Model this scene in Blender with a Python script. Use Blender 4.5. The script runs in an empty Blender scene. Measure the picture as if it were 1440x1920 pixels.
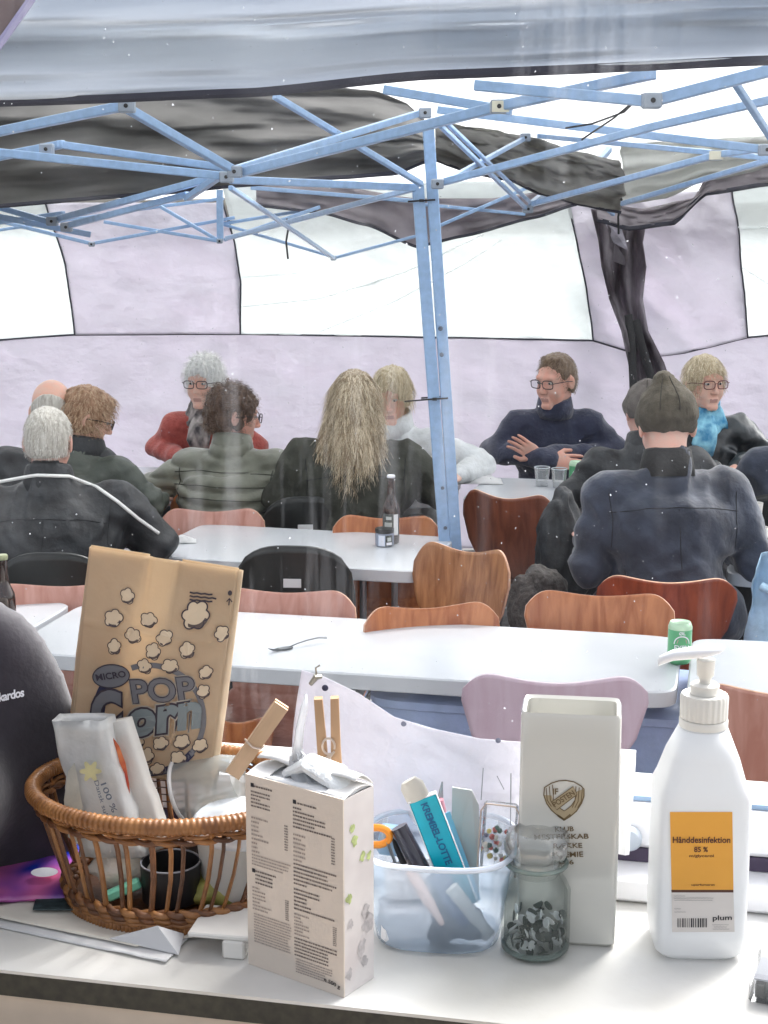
import bpy, math, random
import numpy as np
from mathutils import Vector, Matrix, noise
from mathutils.bvhtree import BVHTree
R = math.radians
rnd = random.Random(7)
SC = bpy.context.scene
COL = SC.collection

# ---------------------------------------------------------------- camera, sky, sun, exposure
CAM_H = 1.9; FPX = 2880.0; PITCH = math.atan(547 / 2880)
cd = bpy.data.cameras.new('camera'); cam = bpy.data.objects.new('camera', cd); COL.objects.link(cam)
cam.location = (0, 0, CAM_H); cam.rotation_euler = (math.pi / 2 - PITCH, 0, 0)
cd.sensor_fit = 'VERTICAL'; cd.sensor_height = 24; cd.lens = 36; cd.clip_start = .05; cd.clip_end = 500
SC.camera = cam
world = bpy.data.worlds.new('World'); SC.world = world; world.use_nodes = True
wn = world.node_tree.nodes; wl = world.node_tree.links
sky = wn.new('ShaderNodeTexSky'); sky.sky_type = 'NISHITA'; sky.sun_disc = False
SUN_EL, SUN_AZ = 46, 36
sky.sun_elevation = R(SUN_EL); sky.sun_rotation = R(SUN_AZ); sky.dust_density = 6; sky.air_density = 1.0; sky.ozone_density = 1.0
bg = wn['Background']; bg.inputs[1].default_value = .15
# overcast: the cloud layer takes most of the blue out of the sky light
_bw = wn.new('ShaderNodeRGBToBW'); _mx = wn.new('ShaderNodeMix'); _mx.data_type = 'RGBA'; _mx.inputs[0].default_value = .78
wl.new(sky.outputs[0], _bw.inputs[0]); wl.new(sky.outputs[0], _mx.inputs[6]); wl.new(_bw.outputs[0], _mx.inputs[7]); wl.new(_mx.outputs[2], bg.inputs[0])
sd = bpy.data.lights.new('sun', 'SUN'); sun = bpy.data.objects.new('sun', sd); COL.objects.link(sun)
sd.energy = 1.5; sd.angle = R(25); sd.color = (1, .97, .93)
_d = Vector((math.sin(R(SUN_AZ)) * math.cos(R(SUN_EL)), math.cos(R(SUN_AZ)) * math.cos(R(SUN_EL)), math.sin(R(SUN_EL))))
sun.rotation_euler = _d.to_track_quat('Z', 'Y').to_euler()
SC.view_settings.view_transform = 'Standard'; SC.view_settings.look = 'None'
SC.view_settings.gamma = 1; SC.view_settings.use_curve_mapping = False
SC.view_settings.exposure = 1.7
SC.cycles.transparent_max_bounces = 24; SC.cycles.max_bounces = 10; SC.cycles.sample_clamp_indirect = 6

# ---------------------------------------------------------------- measuring the place from the photograph
_c, _s = math.cos(PITCH), math.sin(PITCH)
def ray(px, py):
    a = (px - 720) / FPX; b = (960 - py) / FPX
    return Vector((a, _c + b * _s, -_s + b * _c))
def W(px, py, Y):
    r = ray(px, py); return Vector((0, 0, CAM_H)) + r * (Y / r.y)
def G(px, py, z):
    r = ray(px, py); return Vector((0, 0, CAM_H)) + r * ((z - CAM_H) / r.z)

# ---------------------------------------------------------------- lettering meshes (made first, while the scene is small)
TEXTS = {}
def mk_text(s, bold=0.0, spacing=1.0, shear=0.0, key=None):
    cu = bpy.data.curves.new('txt', 'FONT'); cu.body = s; cu.size = 1; cu.offset = bold; cu.space_character = spacing; cu.shear = shear
    cu.resolution_u = 4
    o = bpy.data.objects.new('txt', cu); COL.objects.link(o)
    dg = bpy.context.evaluated_depsgraph_get(); me = bpy.data.meshes.new_from_object(o.evaluated_get(dg))
    v = [tuple(p.co) for p in me.vertices]; f = [tuple(p.vertices) for p in me.polygons]
    bpy.data.objects.remove(o); bpy.data.meshes.remove(me)
    xs = [p[0] for p in v]; ys = [p[1] for p in v]
    if key: TEXTS[key] = (v, f) + TEXTS[s][2:]      # a fatter cut of the same word, for outlines
    else: TEXTS[s] = (v, f, min(xs), max(xs), min(ys), max(ys))
for s_ in ('MICRO', 'POP', 'Hånddesinfektion', '85 %', 'uparfumeret', 'plum', 'e 500 g', 'IF', 'POSTEN', 'KLUB', 'MESTERSKAB', 'RÆKKE', 'PRÆMIE', '2006', 'ØL', 'EXPN'):
    mk_text(s_, .02)
mk_text('m/glycerol', .01); mk_text('/Vkardos', .03, .9, .1); mk_text('100 %', .012); mk_text('Dansk sukker', .005)
mk_text('C', .06, 1, .3); mk_text('orn', .05, 1.06, .3); mk_text('POP', .05, 1, 0, 'POP+'); mk_text('C', .10, 1, .3, 'C+'); mk_text('orn', .09, 1.06, .3, 'orn+'); mk_text('POP', .075, 1, 0, 'POP++'); mk_text('orn', .115, 1.06, .3, 'orn++'); mk_text('C', .125, 1, .3, 'C++'); mk_text('KREMBEL-LOTTE', .03, .95)

# ---------------------------------------------------------------- materials
MATS = {}
def mat(name, col, rough=.6, metal=0, var=0, vscale=8, bump=0, bscale=40, trans=0, col2=None, spec=.5, stretch=(1, 1, 1), coat=0, sheen=0, detail=4, bdist=.01):
    if name in MATS: return MATS[name]
    m = bpy.data.materials.new(name); m.use_nodes = True; nt = m.node_tree; N = nt.nodes; L = nt.links
    p = N['Principled BSDF']; p.inputs['Base Color'].default_value = (*col, 1); p.inputs['Roughness'].default_value = rough
    p.inputs['Metallic'].default_value = metal; p.inputs['Specular IOR Level'].default_value = spec
    p.inputs['Coat Weight'].default_value = coat; p.inputs['Sheen Weight'].default_value = sheen
    tc = N.new('ShaderNodeTexCoord'); mp = N.new('ShaderNodeMapping'); mp.inputs['Scale'].default_value = stretch
    L.new(tc.outputs['Object'], mp.inputs[0])
    if var or col2:
        no = N.new('ShaderNodeTexNoise'); no.inputs['Scale'].default_value = vscale; no.inputs['Detail'].default_value = detail
        L.new(mp.outputs[0], no.inputs['Vector'])
        cr = N.new('ShaderNodeValToRGB'); cr.color_ramp.elements[0].position = .32; cr.color_ramp.elements[1].position = .68
        c2 = col2 if col2 else tuple(min(1, c * (1 + var)) for c in col)
        c1 = col if col2 else tuple(c * (1 - var) for c in col)
        cr.color_ramp.elements[0].color = (*c1, 1); cr.color_ramp.elements[1].color = (*c2, 1)
        L.new(no.outputs[0], cr.inputs[0]); L.new(cr.outputs[0], p.inputs['Base Color'])
    if bump:
        nb = N.new('ShaderNodeTexNoise'); nb.inputs['Scale'].default_value = bscale; nb.inputs['Detail'].default_value = 5
        L.new(mp.outputs[0], nb.inputs['Vector']); bu = N.new('ShaderNodeBump'); bu.inputs['Strength'].default_value = bump
        bu.inputs['Distance'].default_value = bdist
        L.new(nb.outputs[0], bu.inputs['Height']); L.new(bu.outputs[0], p.inputs['Normal'])
    if trans:   # thin cloth or paper that lets light through
        t = N.new('ShaderNodeBsdfTranslucent'); t.inputs[0].default_value = (*col, 1)
        if var or col2: L.new(cr.outputs[0], t.inputs[0])
        mx = N.new('ShaderNodeMixShader'); mx.inputs[0].default_value = trans
        L.new(p.outputs[0], mx.inputs[1]); L.new(t.outputs[0], mx.inputs[2]); L.new(mx.outputs[0], N['Material Output'].inputs[0])
    MATS[name] = m; return m
def wood(name, c1, c2, rough=.35, sx=18, coat=.2):
    if name in MATS: return MATS[name]
    m = bpy.data.materials.new(name); m.use_nodes = True; nt = m.node_tree; N = nt.nodes; L = nt.links; p = N['Principled BSDF']
    tc = N.new('ShaderNodeTexCoord'); mp = N.new('ShaderNodeMapping'); mp.inputs['Scale'].default_value = (sx, sx, 1.2)
    oi = N.new('ShaderNodeObjectInfo'); ad = N.new('ShaderNodeVectorMath'); ad.operation = 'ADD'
    L.new(tc.outputs['Object'], mp.inputs[0]); L.new(mp.outputs[0], ad.inputs[0]); L.new(oi.outputs['Random'], ad.inputs[1])
    no = N.new('ShaderNodeTexNoise'); no.inputs['Scale'].default_value = 1.6; no.inputs['Detail'].default_value = 8; no.inputs['Distortion'].default_value = .6
    L.new(ad.outputs[0], no.inputs['Vector']); cr = N.new('ShaderNodeValToRGB')
    e = cr.color_ramp.elements; e[0].position = .35; e[1].position = .66; e[0].color = (*c1, 1); e[1].color = (*c2, 1)
    L.new(no.outputs[0], cr.inputs[0]); L.new(cr.outputs[0], p.inputs['Base Color'])
    p.inputs['Roughness'].default_value = rough; p.inputs['Coat Weight'].default_value = coat; p.inputs['Coat Roughness'].default_value = .25
    bu = N.new('ShaderNodeBump'); bu.inputs['Strength'].default_value = .15; bu.inputs['Distance'].default_value = .002
    L.new(no.outputs[0], bu.inputs['Height']); L.new(bu.outputs[0], p.inputs['Normal'])
    MATS[name] = m; return m
def clear(name, col=(1, 1, 1), milk=.1, milkcol=(.8, .85, .9), gloss=.08, rough=.05, transl=.5, mvar=0):
    """thin clear or milky sheet: transparency + some scattering + a gloss"""
    if name in MATS: return MATS[name]
    m = bpy.data.materials.new(name); m.use_nodes = True; nt = m.node_tree; N = nt.nodes; L = nt.links; N.remove(N['Principled BSDF'])
    tr = N.new('ShaderNodeBsdfTransparent'); tr.inputs[0].default_value = (*col, 1)
    df = N.new('ShaderNodeBsdfDiffuse'); df.inputs[0].default_value = (*milkcol, 1)
    tl = N.new('ShaderNodeBsdfTranslucent'); tl.inputs[0].default_value = (*milkcol, 1)
    m0 = N.new('ShaderNodeMixShader'); m0.inputs[0].default_value = transl; L.new(df.outputs[0], m0.inputs[1]); L.new(tl.outputs[0], m0.inputs[2])
    m1 = N.new('ShaderNodeMixShader'); m1.inputs[0].default_value = milk
    if mvar: # unevenly milky: scuffs and folds of the foil
        tc = N.new('ShaderNodeTexCoord'); mp = N.new('ShaderNodeMapping'); mp.inputs['Scale'].default_value = (1, 1, 2.2); mp.inputs['Rotation'].default_value = (0, .5, 0); no = N.new('ShaderNodeTexNoise'); no.inputs['Scale'].default_value = 1.6; no.inputs['Detail'].default_value = 6; no.inputs['Distortion'].default_value = 1.2
        mr = N.new('ShaderNodeMapRange'); mr.inputs[1].default_value = .35; mr.inputs[2].default_value = .65; mr.inputs[3].default_value = milk - mvar; mr.inputs[4].default_value = milk + mvar
        L.new(tc.outputs['Object'], mp.inputs[0]); L.new(mp.outputs[0], no.inputs['Vector']); L.new(no.outputs[0], mr.inputs[0]); L.new(mr.outputs[0], m1.inputs[0])
    L.new(tr.outputs[0], m1.inputs[1]); L.new(m0.outputs[0], m1.inputs[2])
    gl = N.new('ShaderNodeBsdfGlossy'); gl.inputs[1].default_value = rough
    lw = N.new('ShaderNodeLayerWeight'); lw.inputs[0].default_value = .35; mu = N.new('ShaderNodeMath'); mu.operation = 'MULTIPLY'
    mu.inputs[1].default_value = gloss * 4; L.new(lw.outputs['Fresnel'], mu.inputs[0])
    m2 = N.new('ShaderNodeMixShader'); L.new(mu.outputs[0], m2.inputs[0]); L.new(m1.outputs[0], m2.inputs[1]); L.new(gl.outputs[0], m2.inputs[2])
    L.new(m2.outputs[0], N['Material Output'].inputs[0]); MATS[name] = m; return m

# ---------------------------------------------------------------- mesh building
class MB:
    def __init__(s): s.v = []; s.f = []; s.m = []
    def add(s, v, f, M=None, mi=0):
        n = len(s.v)
        s.v += [tuple(M @ Vector(p)) if M else tuple(p) for p in v]
        s.f += [tuple(i + n for i in q) for q in f]; s.m += [mi] * len(f)
        return s
    def box(s, x0, x1, y0, y1, z0, z1, M=None, mi=0, bev=0):
        if bev:
            b = bev; v = []; f = []
            pts = [(x0 + b, y0), (x1 - b, y0), (x1, y0 + b), (x1, y1 - b), (x1 - b, y1), (x0 + b, y1), (x0, y1 - b), (x0, y0 + b)]
            ins = [(min(max(x, x0 + b), x1 - b), min(max(y, y0 + b), y1 - b)) for x, y in pts]
            for ring, z in ((ins, z0), (pts, z0 + b), (pts, z1 - b), (ins, z1)): v += [(x, y, z) for x, y in ring]
            for k in range(3):
                for i in range(8): j = (i + 1) % 8; f.append((k * 8 + i, k * 8 + j, k * 8 + 8 + j, k * 8 + 8 + i))
            f.append(tuple(range(7, -1, -1))); f.append(tuple(range(24, 32)))
            return s.add(v, f, M, mi)
        v = [(x, y, z) for z in (z0, z1) for x, y in ((x0, y0), (x1, y0), (x1, y1), (x0, y1))]
        return s.add(v, [(3, 2, 1, 0), (4, 5, 6, 7), (0, 1, 5, 4), (1, 2, 6, 5), (2, 3, 7, 6), (3, 0, 4, 7)], M, mi)
    def tube(s, pts, r, n=8, M=None, mi=0, closed=False, caps=True, flat=1.0, up=None):
        pts = [Vector(p) for p in pts]; k = len(pts); rr = r if isinstance(r, (list, tuple)) else [r] * k; v = []; f = []
        prev = None
        for i, p in enumerate(pts):
            if closed: t = pts[(i + 1) % k] - pts[i - 1]
            else: t = pts[min(i + 1, k - 1)] - pts[max(i - 1, 0)]
            t.normalize()
            if up is not None: a = Vector(up) - t * t.dot(Vector(up))
            elif prev is None: a = Vector((0, 0, 1)) - t * t.z; a = a if a.length > .1 else Vector((0, 1, 0)) - t * t.y
            else: a = prev - t * t.dot(prev)
            if a.length < 1e-6: a = Vector((1, 0, 0))
            a.normalize(); prev = a; b = t.cross(a)
            for j in range(n):
                q = 2 * math.pi * j / n + math.pi / n; v.append(p + (a * math.cos(q) * flat + b * math.sin(q)) * rr[i])
        for i in range(k if closed else k - 1):
            o = i * n; o2 = ((i + 1) % k) * n
            for j in range(n): f.append((o + j, o + (j + 1) % n, o2 + (j + 1) % n, o2 + j))
        if caps and not closed: f.append(tuple(range(n - 1, -1, -1))); f.append(tuple((k - 1) * n + j for j in range(n)))
        return s.add(v, f, M, mi)
    def lathe(s, prof, n=32, M=None, mi=0, sx=1, sy=1, cap=True):
        v = []; f = []; k = len(prof)
        for r, z in prof:
            for j in range(n): a = 2 * math.pi * j / n; v.append((r * math.cos(a) * sx, r * math.sin(a) * sy, z))
        for i in range(k - 1):
            for j in range(n): f.append((i * n + j, i * n + (j + 1) % n, (i + 1) * n + (j + 1) % n, (i + 1) * n + j))
        if cap: f.append(tuple(range(n - 1, -1, -1))); f.append(tuple((k - 1) * n + j for j in range(n)))
        return s.add(v, f, M, mi)
    def loft(s, secs, M=None, mi=0, cap0=True, cap1=True):
        n = len(secs[0]); v = [p for q in secs for p in q]; f = []
        for i in range(len(secs) - 1):
            for j in range(n): f.append((i * n + j, i * n + (j + 1) % n, (i + 1) * n + (j + 1) % n, (i + 1) * n + j))
        if cap0: f.append(tuple(range(n - 1, -1, -1)))
        if cap1: f.append(tuple((len(secs) - 1) * n + j for j in range(n)))
        return s.add(v, f, M, mi)
    def grid(s, fn, nu, nv, M=None, mi=0):
        v = [fn(i / nu, j / nv) for j in range(nv + 1) for i in range(nu + 1)]; w = nu + 1
        f = [(j * w + i, j * w + i + 1, (j + 1) * w + i + 1, (j + 1) * w + i) for j in range(nv) for i in range(nu)]
        return s.add(v, f, M, mi)
    def ball(s, c, r, n=12, m=8, M=None, mi=0):
        r = r if isinstance(r, (tuple, list)) else (r, r, r); v = []; f = []
        for i in range(m + 1):
            a = math.pi * i / m
            for j in range(n): b = 2 * math.pi * j / n; v.append((c[0] + r[0] * math.sin(a) * math.cos(b), c[1] + r[1] * math.sin(a) * math.sin(b), c[2] - r[2] * math.cos(a)))
        for i in range(m):
            for j in range(n): f.append((i * n + j, i * n + (j + 1) % n, (i + 1) * n + (j + 1) % n, (i + 1) * n + j))
        return s.add(v, f, M, mi)
    def build(s, name, m, parent=None, smooth=True, world=False, mods=None, angle=40):
        me = bpy.data.meshes.new(name); v = s.v
        if world and parent is not None:
            inv = parent_matrix(parent).inverted(); v = [tuple(inv @ Vector(p)) for p in v]
        me.from_pydata(v, [], s.f)
        ms = m if isinstance(m, (list, tuple)) else [m]
        for x in ms: me.materials.append(x)
        if len(ms) > 1: me.polygons.foreach_set('material_index', s.m)
        if smooth: me.polygons.foreach_set('use_smooth', [True] * len(me.polygons)); 
        me.validate(); me.update()
        if smooth and angle < 180: me.set_sharp_from_angle(angle=R(angle))
        o = bpy.data.objects.new(name, me); COL.objects.link(o)
        if parent is not None: o.parent = parent
        if mods: mods(o)
        return o
def parent_matrix(p):
    M = p.matrix_basis.copy()
    while p.parent: p = p.parent; M = p.matrix_basis @ M
    return M
def tag(o, label=None, cat=None, group=None, kind=None):
    if label: o['label'] = label
    if cat: o['category'] = cat
    if group: o['group'] = group
    if kind: o['kind'] = kind
    return o
def thing(name, label, cat, loc=(0, 0, 0), rz=0, group=None, M=None):
    o = bpy.data.objects.new(name, None); COL.objects.link(o); o.empty_display_size = .1
    if M is not None: o.matrix_basis = M
    else: o.location = loc; o.rotation_euler = (0, 0, R(rz))
    return tag(o, label, cat, group)
def copy_tree(o, parent=None):
    c = o.copy(); COL.objects.link(c)
    if parent is not None: c.parent = parent
    for ch in list(o.children): copy_tree(ch, c)
    return c
def solid(t, off=0, rim=0):
    def f(o):
        d = o.modifiers.new('thickness', 'SOLIDIFY'); d.thickness = t; d.offset = off; d.use_rim = True; d.material_offset_rim = rim
    return f
def fbm(x, y, z, o=3): return noise.fractal(Vector((x, y, z)), 1.0, 2.0, o)
def sq(hx, hy, z, cx=0, cy=0, n=32, e=4, rot=0):
    """rounded rectangle ring"""
    out = []
    for j in range(n):
        a = 2 * math.pi * (j + .5) / n; c, s_ = math.cos(a), math.sin(a)
        x = hx * math.copysign(abs(c) ** (2 / e), c); y = hy * math.copysign(abs(s_) ** (2 / e), s_)
        out.append((cx + x * math.cos(rot) - y * math.sin(rot), cy + x * math.sin(rot) + y * math.cos(rot), z))
    return out

class Face:
    """a flat printed face: local X right, Z up, Y into the thing; prints sit a hair proud of it"""
    def __init__(s, M, parent): s.M = M; s.p = parent; s.O = M.translation; s.X = M.col[0].xyz.normalized(); s.Y = M.col[1].xyz.normalized(); s.Z = M.col[2].xyz.normalized(); s.k = 0
    def uv(s, px, py):
        r = ray(px, py); C = Vector((0, 0, CAM_H)); t = (s.O - C).dot(s.Y) / r.dot(s.Y); P = C + r * t - s.O
        return P.dot(s.X), P.dot(s.Z)
    def _emit(s, name, mb, m, lift, kind=None, label=None):
        T = Matrix(((1, 0, 0, 0), (0, 1, 0, 0), (0, 0, 1, 0), (0, 0, 0, 1)))
        mb.v = [tuple(s.M @ Vector((u, -lift, w))) for u, w in mb.v]
        o = mb.build(name, m, s.p, smooth=False, world=True)
        if kind: o['kind'] = kind
        if label: o['label'] = label
        return o
    def poly(s, name, polys, m, lift=.0004, **k):
        mb = MB()
        for P in polys:
            q = [s.uv(*p) for p in P]; n = len(mb.v); mb.v += q; mb.f.append(tuple(range(n, n + len(q)))); mb.m.append(0)
        return s._emit(name, mb, m, lift, **k)
    def stroke(s, name, lines, w, m, lift=.0005, closed=False, **k):
        mb = MB()
        for P in lines:
            q = [Vector(s.uv(*p)) for p in P]; n0 = len(mb.v); c = len(q)
            for i in range(c):
                a = q[i - 1] if (closed or i) else q[i]; b = q[(i + 1) % c] if (closed or i < c - 1) else q[i]
                t = (b - a); t = t.normalized() if t.length > 1e-9 else Vector((1, 0)); nn = Vector((-t.y, t.x)) * w * .5 * 4.3e-4
                mb.v += [tuple(q[i] + nn), tuple(q[i] - nn)]
            for i in range(c if closed else c - 1):
                j = (i + 1) % c; mb.f.append((n0 + 2 * i, n0 + 2 * i + 1, n0 + 2 * j + 1, n0 + 2 * j)); mb.m.append(0)
        return s._emit(name, mb, m, lift, **k)
    def text(s, name, t, a, b, h, m, lift=.0007, **k):
        v, f, x0, x1, y0, y1 = TEXTS[t]
        A = Vector(s.uv(*a)); B = Vector(s.uv(*b)); X = B - A; L = X.length; X.normalize(); Y = Vector((-X.y, X.x)); H = h * 4.3e-4
        mb = MB(); mb.v = [tuple(A + X * ((p[0] - x0) / (x1 - x0) * L) + Y * ((p[1] - y0) / (y1 - y0) * H)) for p in v]
        mb.f = list(f); mb.m = [0] * len(f)
        return s._emit(name, mb, m, lift, **k)

# ================================================================ SETTING
M_asph = mat('asphalt', (.045, .042, .042), .75, var=.5, vscale=30, bump=.4, bscale=150)
g = MB(); g.grid(lambda u, v: ((u - .5) * 260, -40 + v * 260, 0), 4, 4)
tag(g.build('ground', M_asph, smooth=False), kind='structure')

LINE_YAW = R(-12)                    # house, sill and near table run along this direction
ux, uy = math.cos(LINE_YAW), math.sin(LINE_YAW)
B0 = G(1200, 1700, 1.363)            # foot of the window frame on the sill
def hs(s, d, z): return (B0.x + ux * s - uy * d, B0.y + uy * s + ux * d, z)   # s along the house, d outward, z up
HM = Matrix.Translation((B0.x, B0.y, 0)) @ Matrix.Rotation(LINE_YAW, 4, 'Z')
M_frame = mat('white painted wood', (.8, .8, .82), .35, var=.04, vscale=12, bump=.06, bscale=60)
M_gasket = mat('dark rubber gasket', (.05, .035, .07), .6)
M_sill = mat('white laminate', (.74, .735, .72), .3, col2=(.54, .525, .48), vscale=5, bump=.05, bscale=90)
M_edge = mat('black edging strip', (.012, .014, .012), .4, col2=(.035, .035, .025), vscale=120)
M_beige = mat('beige board', (.62, .52, .42), .6, var=.08, vscale=20)
hw = thing('house_wall', 'white painted wall of the house under the window, carrying the sill', 'wall', (B0.x, B0.y, 0), math.degrees(LINE_YAW))
MB().box(-3, 3, .06, .30, 0, 1.365).build('wall', mat('white render', (.72, .71, .69), .9, bump=.3, bscale=80, var=.05), hw, smooth=False)
MB().box(-3, 3, -.26, .06, .25, 1.30).build('cabinet_front', M_beige, hw, smooth=False)
MB().box(-3, 3, -2.5, .06, .15, .25).build('room_floor', M_beige, hw, smooth=False)
ws = thing('window_sill', 'white laminate window sill with a black front edge, carrying basket, box, vase and bottles', 'sill', (B0.x, B0.y, 0), math.degrees(LINE_YAW))
# the front edge lies where the photograph shows it
fe = HM.inverted() @ G(0, 1818, 1.363); FE = fe.y
MB().box(-3, 3, FE, .085, 1.3605, 1.363).build('sill_top', M_sill, ws, smooth=False)
MB().box(-3, 3, FE + .0015, FE + .02, 1.342, 1.3603).build('edge_strip', M_edge, ws, smooth=False)
MB().box(-3, 3, FE + .004, FE + .03, 1.20, 1.3418).build('front_board', M_beige, ws, smooth=False)
# window
wf = thing('window', 'white wooden house window with a streaked, dusty pane above the sill', 'window', (B0.x, B0.y, 0), math.degrees(LINE_YAW))
MB().box(-.9, 1.3, .002, .085, 1.3645, 1.385, bev=.003).build('frame_ledge', M_frame, wf, smooth=False)
MB().box(-.9, 1.3, .036, .08, 1.3855, 1.397).build('gasket', M_gasket, wf, smooth=False)
MB().box(-.9, 1.3, .034, .08, 1.3975, 1.432, bev=.004).build('bottom_rail', M_frame, wf, smooth=False)
MB().box(-.9, 1.3, .050, .064, 1.4325, 1.4365).build('glazing_bead', mat('blue grey glazing bead', (.25, .36, .5), .5), wf, smooth=False)
MB().box(-.97, -.9, .002, .09, 1.3645, 2.75).build('side_rail', M_frame, wf, smooth=False)
MB().box(1.3, 1.37, .002, .09, 1.3645, 2.75).build('side_rail', M_frame, wf, smooth=False)
MB().box(-.9, 1.3, .002, .09, 2.68, 2.75).build('top_rail', M_frame, wf, smooth=False)
# the dirty pane
def pane_mat():
    m = bpy.data.materials.new('dusty pane'); m.use_nodes = True; nt = m.node_tree; N = nt.nodes; L = nt.links; N.remove(N['Principled BSDF'])
    tc = N.new('ShaderNodeTexCoord')
    def no(scale, sc, det, lo, hi, to):
        mp = N.new('ShaderNodeMapping'); mp.inputs['Scale'].default_value = sc; L.new(tc.outputs['Object'], mp.inputs[0])
        n = N.new('ShaderNodeTexNoise'); n.inputs['Scale'].default_value = scale; n.inputs['Detail'].default_value = det; L.new(mp.outputs[0], n.inputs['Vector'])
        r = N.new('ShaderNodeMapRange'); r.inputs[1].default_value = lo; r.inputs[2].default_value = hi; r.inputs[4].default_value = to; L.new(n.outputs[0], r.inputs[0]); return r.outputs[0]
    a = no(2.2, (1, 1, 1), 3, .45, .75, .006); b = no(60, (1, 1, .07), 4, .5, .78, .16); c = no(300, (1, 1, 1), 1, .755, .78, .8); b2 = no(9, (1, 1, .5), 2, .55, .7, .022)
    def op(o, x, y):
        q = N.new('ShaderNodeMath'); q.operation = o
        for i, w in enumerate((x, y)):
            if isinstance(w, float): q.inputs[i].default_value = w
            else: L.new(w, q.inputs[i])
        return q.outputs[0]
    mask = no(3.5, (1, 1, .8), 2, .48, .62, 1.0)
    f = op('ADD', op('ADD', a, op('MULTIPLY', b, mask)), op('ADD', c, op('ADD', b2, .002)))
    tr = N.new('ShaderNodeBsdfTransparent'); tr.inputs[0].default_value = (.97, .985, 1, 1)
    df = N.new('ShaderNodeBsdfDiffuse'); df.inputs[0].default_value = (.75, .78, .84, 1); tl = N.new('ShaderNodeBsdfTranslucent'); tl.inputs[0].default_value = (.75, .78, .84, 1)
    m0 = N.new('ShaderNodeMixShader'); L.new(df.outputs[0], m0.inputs[1]); L.new(tl.outputs[0], m0.inputs[2])
    m1 = N.new('ShaderNodeMixShader'); L.new(f, m1.inputs[0]); L.new(tr.outputs[0], m1.inputs[1]); L.new(m0.outputs[0], m1.inputs[2])
    L.new(m1.outputs[0], N['Material Output'].inputs[0]); return m
pn = MB(); pn.grid(lambda u, v: (-.9 + u * 2.2, .057, 1.434 + v * 1.25), 1, 1); pn.build('pane', pane_mat(), wf, smooth=False)
# handle of the window: white lever on a round rose
M_white = mat('white plastic', (.82, .82, .84), .3)
hd = MB()
def W2(px, py, d): # point on the vertical plane d behind the frame foot
    r = ray(px, py); n = Vector((-uy, ux, 0)); C = Vector((0, 0, CAM_H)); P0 = Vector(hs(0, d, 0)); t = (P0 - C).dot(n) / r.dot(n); return C + r * t
rose = W2(1180, 1568, .032); T = Matrix.Translation(rose) @ Matrix.Rotation(LINE_YAW, 4, 'Z') @ Matrix.Rotation(R(90), 4, 'X')
h1 = MB(); h1.lathe([(.009, 0), (.0105, .002), (.0105, .006), (.008, .009)], 28, T); h1.build('handle_rose', mat('grey plastic', (.45, .5, .56), .35), wf, world=True)
A = W2(1171, 1408, .012); Bp = W2(1168, 1598, .014); l = (Bp - A)
lv = MB(); secs = []
for k, w in ((0, .0088), (.12, .0088), (.5, .0072), (.62, .0056), (1, .0052)):
    p = A + l * k
    secs.append([tuple(p + Vector((ux * x - uy * y, uy * x + ux * y, 0))) for x, y in ((-w, -.004), (w * .4, -.006), (w, -.004), (w, .004), (-w, .004))])
lv.loft(secs); lv.build('handle_lever', M_white, wf, world=True, smooth=False)

# ---------------------------------------------------------------- TENT
M_blue = mat('blue coated steel', (.29, .44, .67), .34, var=.09, vscale=40, bump=.06, bscale=90)
M_bluedk = mat('blue coated steel joints', (.2, .3, .46), .4)
M_joint = mat('grey joint plastic', (.3, .35, .42), .5)
M_blk = mat('black plastic', (.01, .01, .012), .4)
M_canlit = mat('pale canopy cloth', (.84, .85, .85), .8, trans=.72, var=.04, vscale=3, bump=.2, bscale=6)
M_candark = mat('canopy cloth with painted shade', (.13, .128, .122), .8, col2=(.26, .255, .245), vscale=2.5, trans=.5, bump=.35, bscale=6, stretch=(1, 1, 2))  # shade from the house is put into this cloth's dark grey
M_lilac = mat('lilac grey wall cloth', (.80, .77, .83), .8, trans=.36, var=.03, vscale=4, bump=.9, bscale=3.5, bdist=.05, stretch=(1, 1, 1.6))
M_grey = mat('grey lilac cloth', (.30, .27, .29), .8, trans=.45, col2=(.44, .40, .43), vscale=5, bump=.3, bscale=10)
M_seam = mat('dark seam tape', (.03, .03, .045), .7)
M_val = mat('silver canopy cloth', (.60, .65, .72), .5, col2=(.90, .93, .96), vscale=2.0, stretch=(.3, 1, 3.4), bump=.4, bscale=7, trans=.3, sheen=.2)
M_pvc = clear('milky window foil', col=(.93, .96, .95), milk=.72, milkcol=(.80, .83, .83), gloss=.05, rough=.25, transl=.6, mvar=.2)

def bars(t, data):
    for (x1, y1, Y1, x2, y2, Y2, w) in data:
        a, b = W(x1, y1, Y1), W(x2, y2, Y2); m = MB(); h = w / 2
        d = (b - a).normalized(); m.tube([a, b], [h * 1.4142, h * 1.4142], 4, up=(0, 0, 1) if abs(d.z) < .9 else (0, 1, 0))
        o = m.build('truss_bar', M_blue, t, world=True, smooth=False)
        bv = o.modifiers.new('bevel', 'BEVEL'); bv.width = .003; bv.segments = 2
def joints(t, pts, s=.022):
    for (x, y, Y) in pts:
        p = W(x, y, Y); m = MB(); T = Matrix.Translation(p)
        m.box(-s, s, -s * .8, s * .8, -s * .8, s * .8, T, bev=.004)
        o = m.build('joint', M_joint, t, world=True, smooth=False)
        b = MB(); b.lathe([(.006, 0), (.006, .003), (.003, .004)], 10, T @ Matrix.Translation((0, -s * .8, 0)) @ Matrix.Rotation(R(90), 4, 'X')); b.build('bolt', M_blk, o, world=True)
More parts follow.
